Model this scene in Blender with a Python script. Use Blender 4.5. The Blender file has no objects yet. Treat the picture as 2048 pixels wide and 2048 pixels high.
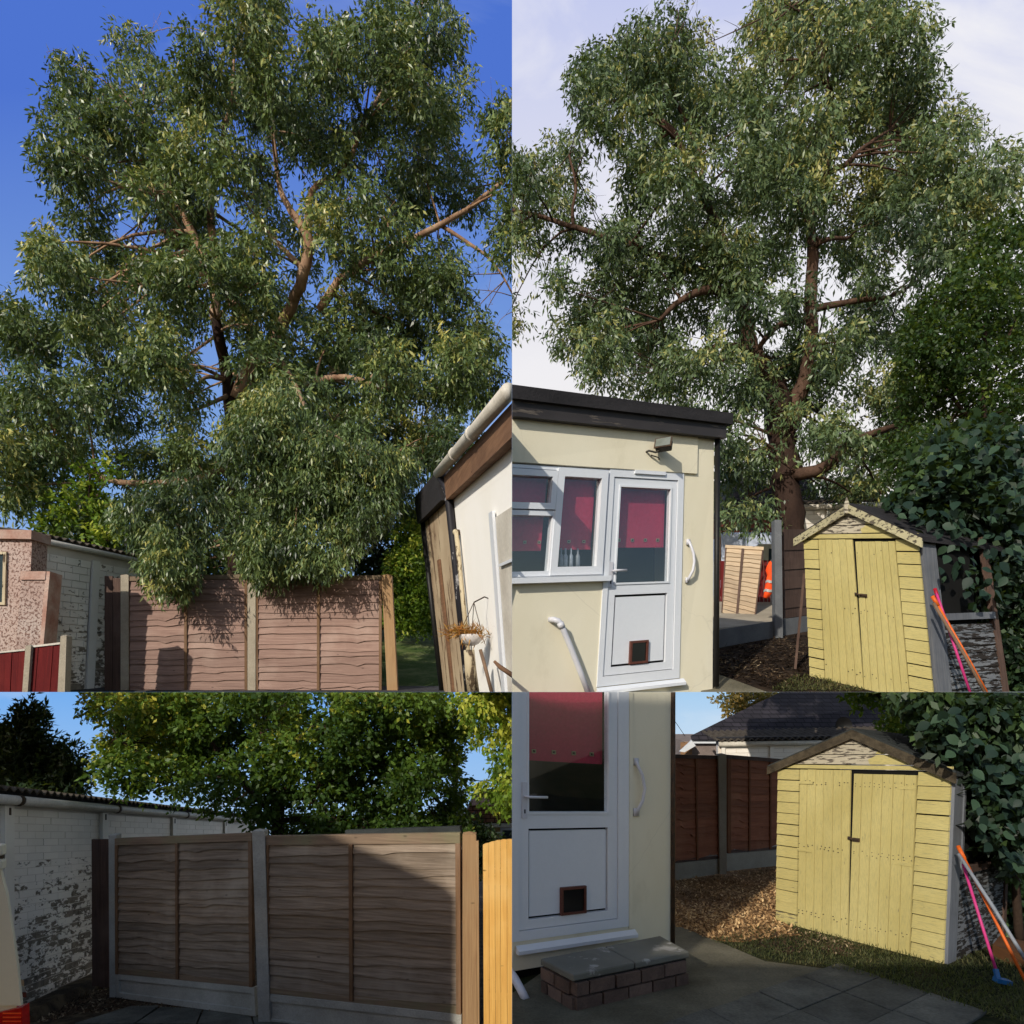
import bpy, bmesh, math, random
import numpy as np
from mathutils import Vector, Matrix

random.seed(7)
rng = np.random.default_rng(7)
SC = bpy.context.scene
COL = SC.collection
R = math.radians

# ------------------------------------------------------------------ camera
CZ = 8.0                       # height of the camera; the upper gardens begin at this level
F = 1325.0                     # focal length in photo pixels
PX, PY = 1024.0, 1384.0        # principal point in the photo
cam_d = bpy.data.cameras.new('camera')
cam = bpy.data.objects.new('camera', cam_d)
COL.objects.link(cam)
cam.location = (0, 0, CZ)
cam.rotation_euler = (R(90), 0, 0)
cam_d.sensor_width = 36
cam_d.sensor_fit = 'HORIZONTAL'
cam_d.lens = 36 * F / 2048
cam_d.shift_y = (PY - 1024) / 2048
cam_d.clip_start = 0.05
cam_d.clip_end = 400
SC.camera = cam

# ------------------------------------------------------------------ sky and sun
SUN_AZ, SUN_EL = 30.0, 27.0    # from behind the camera, towards the left
sv = Vector((-math.sin(R(SUN_AZ)) * math.cos(R(SUN_EL)), -math.cos(R(SUN_AZ)) * math.cos(R(SUN_EL)), math.sin(R(SUN_EL))))
world = bpy.data.worlds.new('World')
SC.world = world
world.use_nodes = True
wn = world.node_tree
wn.nodes.clear()
wo = wn.nodes.new('ShaderNodeOutputWorld')
wb = wn.nodes.new('ShaderNodeBackground')
ws = wn.nodes.new('ShaderNodeTexSky')
ws.sky_type = 'NISHITA'
ws.sun_disc = False
ws.sun_elevation = R(SUN_EL)
ws.sun_rotation = math.atan2(sv.x, sv.y)
wb.inputs[1].default_value = 0.13
wn.links.new(ws.outputs[0], wb.inputs[0])
wn.links.new(wb.outputs[0], wo.inputs[0])
sun_d = bpy.data.lights.new('sun', 'SUN')
sun = bpy.data.objects.new('sun', sun_d)
COL.objects.link(sun)
sun_d.energy = 3.6
sun_d.angle = R(0.5)
sun_d.color = (1.0, 0.93, 0.81)
sun.rotation_euler = sv.to_track_quat('Z', 'Y').to_euler()
sun.location = sv * 60 + Vector((0, 0, CZ))
SC.view_settings.view_transform = 'Standard'
SC.view_settings.look = 'None'
SC.view_settings.exposure = 0.0
SC.view_settings.gamma = 1.0
SC.render.engine = 'CYCLES'
SC.cycles.max_bounces = 5
SC.cycles.diffuse_bounces = 2
SC.cycles.glossy_bounces = 2
SC.cycles.adaptive_threshold = 0.02
SC.cycles.transparent_max_bounces = 12
SC.cycles.use_denoising = True

# ------------------------------------------------------------------ helpers: geometry
def at(px, py, d):
    """a point of the photo at depth d"""
    return Vector(((px - PX) / F * d, d, CZ + (PY - py) / F * d))

def proj(p):
    return PX + F * p.x / p.y, PY - F * (p.z - CZ) / p.y

CLIP = None                    # (side of the garden boundary x, side of the terrace level z)
BASE = {}

def link(o):
    COL.objects.link(o)
    return o

def thing(name, label, cat, base, group=None):
    o = link(bpy.data.objects.new(name, None))
    o.empty_display_size = 0.2
    o.location = base
    o['label'] = label
    o['category'] = cat
    if group:
        o['group'] = group
    BASE[o.name] = Vector(base)
    return o

def tag(o, label=None, cat=None, group=None, kind=None):
    if label: o['label'] = label
    if cat: o['category'] = cat
    if group: o['group'] = group
    if kind: o['kind'] = kind
    return o

class MB:
    """collects shapes for one mesh"""
    def __init__(s):
        s.v = []; s.f = []; s.a = []; s.q = None
    def add(s, vs, fs, wear=0.0):
        n = len(s.v)
        s.v += [Vector(v) for v in vs]
        s.a += [wear] * len(vs)
        s.f += [tuple(i + n for i in f) for f in fs]
        return s
    def hexa(s, p, wear=0.0):
        """8 corners: 0-3 front loop, 4-7 back loop"""
        return s.add(p, [(0, 1, 2, 3), (7, 6, 5, 4), (0, 4, 5, 1), (1, 5, 6, 2), (2, 6, 7, 3), (3, 7, 4, 0)], wear)
    def box(s, c, sx, sy, sz, rot=None):
        c = Vector(c)
        pts = [Vector((x * sx / 2, y * sy / 2, z * sz / 2)) for y in (-1, 1) for x, z in ((-1, -1), (1, -1), (1, 1), (-1, 1))]
        if rot is not None:
            pts = [rot @ p for p in pts]
        return s.hexa([c + p for p in pts])
    def tube(s, pts, rad, n=8, cap=True):
        pts = [Vector(p) for p in pts]
        if not hasattr(rad, '__len__'):
            rad = [rad] * len(pts)
        vs = []; fs = []
        ref = Vector((0.13, 0.97, 0.21)).normalized()
        for i, p in enumerate(pts):
            t = (pts[min(i + 1, len(pts) - 1)] - pts[max(i - 1, 0)])
            if t.length < 1e-9: t = Vector((0, 0, 1))
            t.normalize()
            a = ref - t * ref.dot(t)
            if a.length < 1e-3: a = Vector((1, 0, 0)) - t * t.x
            a.normalize(); b = t.cross(a)
            for k in range(n):
                g = 2 * math.pi * k / n
                vs.append(p + (a * math.cos(g) + b * math.sin(g)) * rad[i])
        for i in range(len(pts) - 1):
            for k in range(n):
                k2 = (k + 1) % n
                fs.append((i * n + k, i * n + k2, (i + 1) * n + k2, (i + 1) * n + k))
        if cap:
            fs.append(tuple(range(n - 1, -1, -1)))
            fs.append(tuple((len(pts) - 1) * n + k for k in range(n)))
        return s.add(vs, fs)
    def qbox(s, q, s0, s1, t0, t1, w0, w1, wear=0.0):
        s.q = q
        return s.hexa([q.P(s0, t0, w1), q.P(s1, t0, w1), q.P(s1, t1, w1), q.P(s0, t1, w1),
                       q.P(s0, t0, w0), q.P(s1, t0, w0), q.P(s1, t1, w0), q.P(s0, t1, w0)], wear)
    def qpx(s, q, x0, y0, x1, y1, w0, w1, wear=0.0):
        """box on facade q between two photo pixels (left top, right bottom)"""
        s0, s1, t0, t1 = q.rect(x0, y0, x1, y1)
        return s.qbox(q, s0, s1, t0, t1, w0, w1, wear)
    def qframe(s, q, x0, y0, x1, y1, b, w0, w1):
        """rectangular frame of bar width b metres inside the pixel rectangle"""
        s0, s1, t0, t1 = q.rect(x0, y0, x1, y1)
        bs, bt = b / q.U.length, b / q.V.length
        s.qbox(q, s0, s1, t1 - bt, t1, w0, w1); s.qbox(q, s0, s1, t0, t0 + bt, w0, w1)
        s.qbox(q, s0, s0 + bs, t0 + bt, t1 - bt, w0, w1); s.qbox(q, s1 - bs, s1, t0 + bt, t1 - bt, w0, w1)
        return s
    def qpoly(s, q, pts, w0, w1):
        """prism over a polygon given in (s, t)"""
        n = len(pts); s.q = q
        vs = [q.P(a, b, w1) for a, b in pts] + [q.P(a, b, w0) for a, b in pts]
        fs = [tuple(range(n)), tuple(range(2 * n - 1, n - 1, -1))]
        fs += [(i, i + n, (i + 1) % n + n, (i + 1) % n) for i in range(n)]
        return s.add(vs, fs)
    def build(s, name, mat, parent=None, smooth=False, bevel=0.0, clip=True):
        return mesh_obj(name, s.v, s.f, mat, parent, smooth, s.a, bevel, clip, s.q)

def mesh_obj(name, vs, fs, mat, parent=None, smooth=False, wear=None, bevel=0.0, clip=True, q=None):
    if parent is not None:
        base = BASE[parent.name]
    else:
        c = sum(vs, Vector()) / len(vs)
        base = Vector((c.x, c.y, min(v.z for v in vs)))
    me = bpy.data.meshes.new(name)
    me.from_pydata([v - base for v in vs], [], fs)
    if wear is not None and any(wear):
        at_ = me.attributes.new('wear', 'FLOAT', 'POINT')
        at_.data.foreach_set('value', wear)
    # texture coordinates: along the facade, out of it and up it; plain position for everything else
    pc = np.array([list(v) for v in vs])
    if q is not None:
        B3 = np.array([list(q.U.normalized()), list(q.n), list(q.V.normalized())]).T
        pc = (np.linalg.inv(B3) @ (pc - np.array(q.c[0])).T).T + np.array(q.c[0])[0] * 3.7
    fc = me.attributes.new('board', 'FLOAT_VECTOR', 'POINT')
    fc.data.foreach_set('vector', pc.astype(np.float32).ravel())
    bm = bmesh.new(); bm.from_mesh(me)
    if clip and CLIP is not None:
        sx, sz = CLIP
        e = 0.0004
        if any(v.x * sx < e for v in vs):
            r = bmesh.ops.bisect_plane(bm, geom=bm.verts[:] + bm.edges[:] + bm.faces[:], plane_co=Vector((sx * e, 0, 0)) - base,
                                       plane_no=(-sx, 0, 0), clear_outer=True)
            ed = [g for g in r['geom_cut'] if isinstance(g, bmesh.types.BMEdge)]
            if ed: bmesh.ops.holes_fill(bm, edges=ed, sides=0)
        if any((v.z - CZ) * sz < e for v in vs):
            r = bmesh.ops.bisect_plane(bm, geom=bm.verts[:] + bm.edges[:] + bm.faces[:], plane_co=Vector((0, 0, CZ + sz * e)) - base,
                                       plane_no=(0, 0, -sz), clear_outer=True)
            ed = [g for g in r['geom_cut'] if isinstance(g, bmesh.types.BMEdge)]
            if ed: bmesh.ops.holes_fill(bm, edges=ed, sides=0)
    bmesh.ops.recalc_face_normals(bm, faces=bm.faces[:])
    if bevel:
        bmesh.ops.bevel(bm, geom=bm.edges[:], offset=bevel, segments=1, affect='EDGES', clamp_overlap=True)
    bm.to_mesh(me); bm.free()
    if smooth:
        me.polygons.foreach_set('use_smooth', [True] * len(me.polygons))
    me.materials.append(MAT(mat) if isinstance(mat, str) else mat)
    o = link(bpy.data.objects.new(name, me))
    if parent is not None:
        o.parent = parent
    else:
        o.location = base
    BASE[o.name] = base
    return o

class Quad:
    """a flat facade spanned by four photo corners: left edge at depth dl, right edge at depth dr"""
    def __init__(s, bl, br, tr, tl, dl, dr, lean=0.0):
        s.c = [at(*bl, dl), at(*br, dr), at(*tr, dr + lean), at(*tl, dl + lean)]
        s.U = s.c[1] - s.c[0]
        s.V = s.c[3] - s.c[0]
        n = s.U.cross(s.V)
        n.normalize()
        if n.dot(s.c[0] - Vector((0, 0, CZ))) > 0: n = -n
        s.n = n
    def P(s, a, b, w=0.0):
        c = s.c
        return c[0] * ((1 - a) * (1 - b)) + c[1] * (a * (1 - b)) + c[2] * (a * b) + c[3] * ((1 - a) * b) + s.n * w
    def st(s, x, y):
        a = b = 0.5
        for _ in range(14):
            x0, y0 = proj(s.P(a, b)); e = 1e-4
            xa, ya = proj(s.P(a + e, b)); xb, yb = proj(s.P(a, b + e))
            j = ((xa - x0) / e, (xb - x0) / e, (ya - y0) / e, (yb - y0) / e)
            det = j[0] * j[3] - j[1] * j[2]
            dx, dy = x - x0, y - y0
            a += (dx * j[3] - dy * j[1]) / det
            b += (j[0] * dy - j[2] * dx) / det
        return a, b
    def rect(s, x0, y0, x1, y1):
        xm, ym = (x0 + x1) / 2, (y0 + y1) / 2
        return s.st(x0, ym)[0], s.st(x1, ym)[0], s.st(xm, y1)[1], s.st(xm, y0)[1]

# ------------------------------------------------------------------ helpers: materials
def lin(c):
    out = []
    for v in c[:3]:
        v = v / 255
        out.append(v / 12.92 if v <= 0.04045 else ((v + 0.055) / 1.055) ** 2.4)
    return (*out, 1.0)

_M = {}
_DEF = {}
def MAT(n):
    if n not in _M:
        _M[n] = _DEF[n](n)
    return _M[n]

class NT:
    def __init__(s, name):
        s.m = bpy.data.materials.new(name)
        s.m.use_nodes = True
        s.t = s.m.node_tree
        s.t.nodes.clear()
        s.out = s.new('ShaderNodeOutputMaterial')
    def new(s, t, **k):
        n = s.t.nodes.new(t)
        for a, b in k.items(): setattr(n, a, b)
        return n
    def ln(s, a, b): s.t.links.new(a, b)
    def val(s, n, i, v):
        if hasattr(v, 'is_output') or isinstance(v, bpy.types.NodeSocket): s.ln(v, n.inputs[i])
        else: n.inputs[i].default_value = v
    def pos(s, scale=(1, 1, 1)):
        g = s.new('ShaderNodeAttribute', attribute_name='board')
        m = s.new('ShaderNodeVectorMath', operation='MULTIPLY')
        s.ln(g.outputs['Vector'], m.inputs[0]); m.inputs[1].default_value = scale
        return m.outputs[0]
    def noise(s, vec, scale=5, detail=4, rough=0.55, dist=0.0):
        n = s.new('ShaderNodeTexNoise')
        s.ln(vec, n.inputs['Vector'])
        n.inputs['Scale'].default_value = scale; n.inputs['Detail'].default_value = detail
        n.inputs['Roughness'].default_value = rough; n.inputs['Distortion'].default_value = dist
        return n.outputs['Fac']
    def ramp(s, fac, a, b, lo=0.0, hi=1.0):
        m = s.new('ShaderNodeMapRange'); m.clamp = True
        s.val(m, 0, fac); m.inputs[1].default_value = a; m.inputs[2].default_value = b
        m.inputs[3].default_value = lo; m.inputs[4].default_value = hi
        return m.outputs[0]
    def mix(s, f, a, b, mode='MIX'):
        m = s.new('ShaderNodeMix', data_type='RGBA', blend_type=mode)
        s.val(m, 0, f); s.val(m, 6, a); s.val(m, 7, b)
        return m.outputs[2]
    def math(s, op, a, b=0.0):
        m = s.new('ShaderNodeMath', operation=op)
        s.val(m, 0, a); s.val(m, 1, b)
        return m.outputs[0]
    def rnd(s):
        return s.new('ShaderNodeObjectInfo').outputs['Random']
    def attr(s, n):
        return s.new('ShaderNodeAttribute', attribute_name=n).outputs['Fac']
    def bump(s, h, k=0.3, d=0.01):
        b = s.new('ShaderNodeBump')
        b.inputs['Strength'].default_value = k; b.inputs['Distance'].default_value = d
        s.ln(h, b.inputs['Height'])
        return b.outputs[0]
    def done(s, col, rough=0.7, bump=None, spec=0.3, metal=0.0, **k):
        p = s.new('ShaderNodeBsdfPrincipled')
        s.val(p, 'Base Color', col); s.val(p, 'Roughness', rough)
        p.inputs['Specular IOR Level'].default_value = spec
        p.inputs['Metallic'].default_value = metal
        if bump is not None: s.ln(bump, p.inputs['Normal'])
        s.ln(p.outputs[0], s.out.inputs[0])
        return s.m

def simple(c1, c2, scale=(3, 3, 3), rough=0.7, bump=0.2, rand=0.0, spec=0.3, fine=30.0, lo=0.3, hi=0.7, metal=0.0, amp=0.15):
    """two-tone surface with broad stains, fine grain and, per object, a random tint"""
    def f(n):
        t = NT(n)
        a = t.noise(t.pos(scale), 1.0, 5, 0.6)
        g = t.noise(t.pos(), fine, 4, 0.6)
        c = t.mix(t.ramp(a, lo, hi), lin(c1), lin(c2))
        k = t.ramp(g, 0.25, 0.75, 1 - amp, 1 + amp * 0.8)
        if rand:
            k = t.math('MULTIPLY', k, t.ramp(t.rnd(), 0, 1, 1 - rand, 1 + rand))
        m = t.new('ShaderNodeVectorMath', operation='SCALE')
        t.ln(c, m.inputs[0]); t.ln(k, m.inputs[3])
        return t.done(m.outputs[0], rough, t.bump(g, bump) if bump else None, spec, metal)
    return f

def wood(c1, c2, c3, along, rand=0.15, rough=0.8, bump=0.5, knots=True):
    """weathered boards; along = axis scale that stretches the grain"""
    def f(n):
        t = NT(n)
        r = t.rnd()
        off = t.new('ShaderNodeCombineXYZ')
        t.ln(t.math('MULTIPLY', r, 37.0), off.inputs[0]); t.ln(t.math('MULTIPLY', r, 11.0), off.inputs[2])
        pv = t.new('ShaderNodeVectorMath', operation='ADD')
        t.ln(t.pos(along), pv.inputs[0]); t.ln(off.outputs[0], pv.inputs[1])
        g = t.noise(pv.outputs[0], 1.0, 6, 0.62, 0.4)
        b = t.noise(t.pos((1.1, 1.1, 1.1)), 1.3, 4, 0.6)
        c = t.mix(t.ramp(g, 0.32, 0.68), lin(c1), lin(c2))
        c = t.mix(t.ramp(b, 0.5, 0.72, 0, 0.8), c, lin(c3))
        if knots:
            v = t.new('ShaderNodeTexVoronoi'); v.inputs['Scale'].default_value = 3.2
            t.ln(t.pos((1, 1, 2.4)), v.inputs['Vector'])
            kn = t.ramp(v.outputs['Distance'], 0.03, 0.09, 0.75, 0.0)
            c = t.mix(kn, c, lin([x * 0.45 for x in c1]))
        m = t.new('ShaderNodeVectorMath', operation='SCALE')
        t.ln(c, m.inputs[0]); t.ln(t.ramp(r, 0, 1, 1 - rand, 1 + rand), m.inputs[3])
        return t.done(m.outputs[0], rough, t.bump(g, bump, 0.006), 0.2)
    return f

def painted(paint, paint2, under, amount, along=(3, 3, 3), rand=0.06, rough=0.55, grain=(4, 4, 60), dirt=None):
    """paint over wood or brick with flakes missing; amount sets how much has gone, plus the part's own wear"""
    def f(n):
        t = NT(n)
        a = t.noise(t.pos(along), 1.0, 8, 0.66, 0.3)
        g = t.noise(t.pos(grain), 1.0, 5, 0.6)
        b = t.noise(t.pos((1.5, 1.5, 1.5)), 1.0, 4, 0.55)
        th = t.math('ADD', a, t.math('MULTIPLY', t.attr('wear'), 0.42))
        fl = t.ramp(th, amount, amount + 0.025)
        c = t.mix(t.ramp(b, 0.35, 0.68), lin(paint), lin(paint2))
        if dirt:
            d = t.noise(t.pos((along[0] * 1.7, along[1] * 1.7, along[2] * 1.7)), 1.7, 7, 0.7)
            c = t.mix(t.ramp(d, 0.48, 0.72, 0, 0.85), c, lin(dirt))
        u = t.mix(t.ramp(g, 0.3, 0.7), lin(under), lin([x * 0.62 for x in under]))
        c = t.mix(fl, c, u)
        m = t.new('ShaderNodeVectorMath', operation='SCALE')
        t.ln(c, m.inputs[0]); t.ln(t.ramp(t.rnd(), 0, 1, 1 - rand, 1 + rand), m.inputs[3])
        h = t.math('SUBTRACT', t.math('MULTIPLY', g, 0.4), fl)
        return t.done(m.outputs[0], t.ramp(fl, 0, 1, rough, 0.9), t.bump(h, 0.35, 0.004), 0.25)
    return f

def leafmat(dark, mid, light, rough=0.45, trans=0.3, spec=0.35):
    def f(n):
        t = NT(n)
        k = t.attr('tint')
        c = t.mix(t.ramp(k, 0.0, 0.55), lin(dark), lin(mid))
        c = t.mix(t.ramp(k, 0.6, 1.0), c, lin(light))
        p = t.new('ShaderNodeBsdfPrincipled')
        t.ln(c, p.inputs['Base Color']); p.inputs['Roughness'].default_value = rough
        p.inputs['Specular IOR Level'].default_value = spec
        tr = t.new('ShaderNodeBsdfTranslucent')
        t.ln(t.mix(0.5, c, lin((150, 170, 30))), tr.inputs[0])
        mx = t.new('ShaderNodeMixShader'); mx.inputs[0].default_value = trans
        t.ln(p.outputs[0], mx.inputs[1]); t.ln(tr.outputs[0], mx.inputs[2])
        t.ln(mx.outputs[0], t.out.inputs[0])
        return t.m
    return f

def glass(n):
    t = NT(n)
    tr = t.new('ShaderNodeBsdfTransparent'); tr.inputs[0].default_value = (0.92, 0.94, 0.95, 1)
    gl = t.new('ShaderNodeBsdfGlossy'); gl.inputs['Roughness'].default_value = 0.03
    lw_ = t.new('ShaderNodeLayerWeight'); lw_.inputs[0].default_value = 0.5
    fc = t.math('ADD', t.math('MULTIPLY', t.math('POWER', lw_.outputs['Facing'], 4.0), 0.5), 0.09)
    mx = t.new('ShaderNodeMixShader')
    t.ln(fc, mx.inputs[0]); t.ln(tr.outputs[0], mx.inputs[1]); t.ln(gl.outputs[0], mx.inputs[2])
    t.ln(mx.outputs[0], t.out.inputs[0])
    return t.m

def skymat(top, low, zspan, cloud, clo, chi, scale, strength=1.0):
    """clear sky paling towards the horizon, with thin cloud"""
    def f(n):
        t = NT(n)
        g = t.new('ShaderNodeNewGeometry')
        sp = t.new('ShaderNodeSeparateXYZ'); t.ln(g.outputs['Position'], sp.inputs[0])
        c = t.mix(t.ramp(sp.outputs[2], zspan[0], zspan[1]), lin(low), lin(top))
        a = t.noise(t.pos(scale), 1.0, 6, 0.55, 0.6)
        c = t.mix(t.ramp(a, clo, chi), c, lin(cloud))
        e = t.new('ShaderNodeEmission'); e.inputs[1].default_value = strength
        t.ln(c, e.inputs[0]); t.ln(e.outputs[0], t.out.inputs[0])
        t.m.cycles.emission_sampling = 'NONE'
        return t.m
    return f

def ground(c1, c2, c3, scale=3.0, fine=25.0, bump=0.8, lo=0.45, hi=0.6):
    def f(n):
        t = NT(n)
        a = t.noise(t.pos(), scale, 6, 0.65)
        b = t.noise(t.pos(), fine, 6, 0.7)
        v = t.new('ShaderNodeTexVoronoi'); v.inputs['Scale'].default_value = fine * 1.6
        t.ln(t.pos(), v.inputs['Vector'])
        c = t.mix(t.ramp(b, 0.35, 0.65), lin(c1), lin(c2))
        c = t.mix(t.ramp(a, lo, hi), c, lin(c3))
        h = t.math('ADD', b, t.math('MULTIPLY', v.outputs['Distance'], 0.5))
        return t.done(c, 0.95, t.bump(h, bump, 0.02), 0.1)
    return f

def rooftile(c1, c2, rows, cols):
    def f(n):
        t = NT(n)
        br = t.new('ShaderNodeTexBrick')
        br.inputs['Scale'].default_value = 1.0
        br.inputs['Brick Width'].default_value = cols; br.inputs['Row Height'].default_value = rows
        br.inputs['Mortar Size'].default_value = rows * 0.10
        br.inputs['Color1'].default_value = lin(c1); br.inputs['Color2'].default_value = lin(c2)
        br.inputs['Mortar'].default_value = lin([x * 0.35 for x in c1])
        g = t.new('ShaderNodeNewGeometry')
        sp = t.new('ShaderNodeSeparateXYZ'); t.ln(g.outputs['Position'], sp.inputs[0])
        cb = t.new('ShaderNodeCombineXYZ'); t.ln(sp.outputs[0], cb.inputs[0]); t.ln(sp.outputs[2], cb.inputs[1])
        t.ln(cb.outputs[0], br.inputs['Vector'])
        nz = t.noise(t.pos(), 2.0, 5, 0.6)
        m = t.new('ShaderNodeVectorMath', operation='SCALE')
        t.ln(br.outputs['Color'], m.inputs[0]); t.ln(t.ramp(nz, 0.3, 0.7, 0.7, 1.25), m.inputs[3])
        return t.done(m.outputs[0], 0.8, t.bump(br.outputs['Fac'], -0.6, 0.02), 0.2)
    return f

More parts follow.
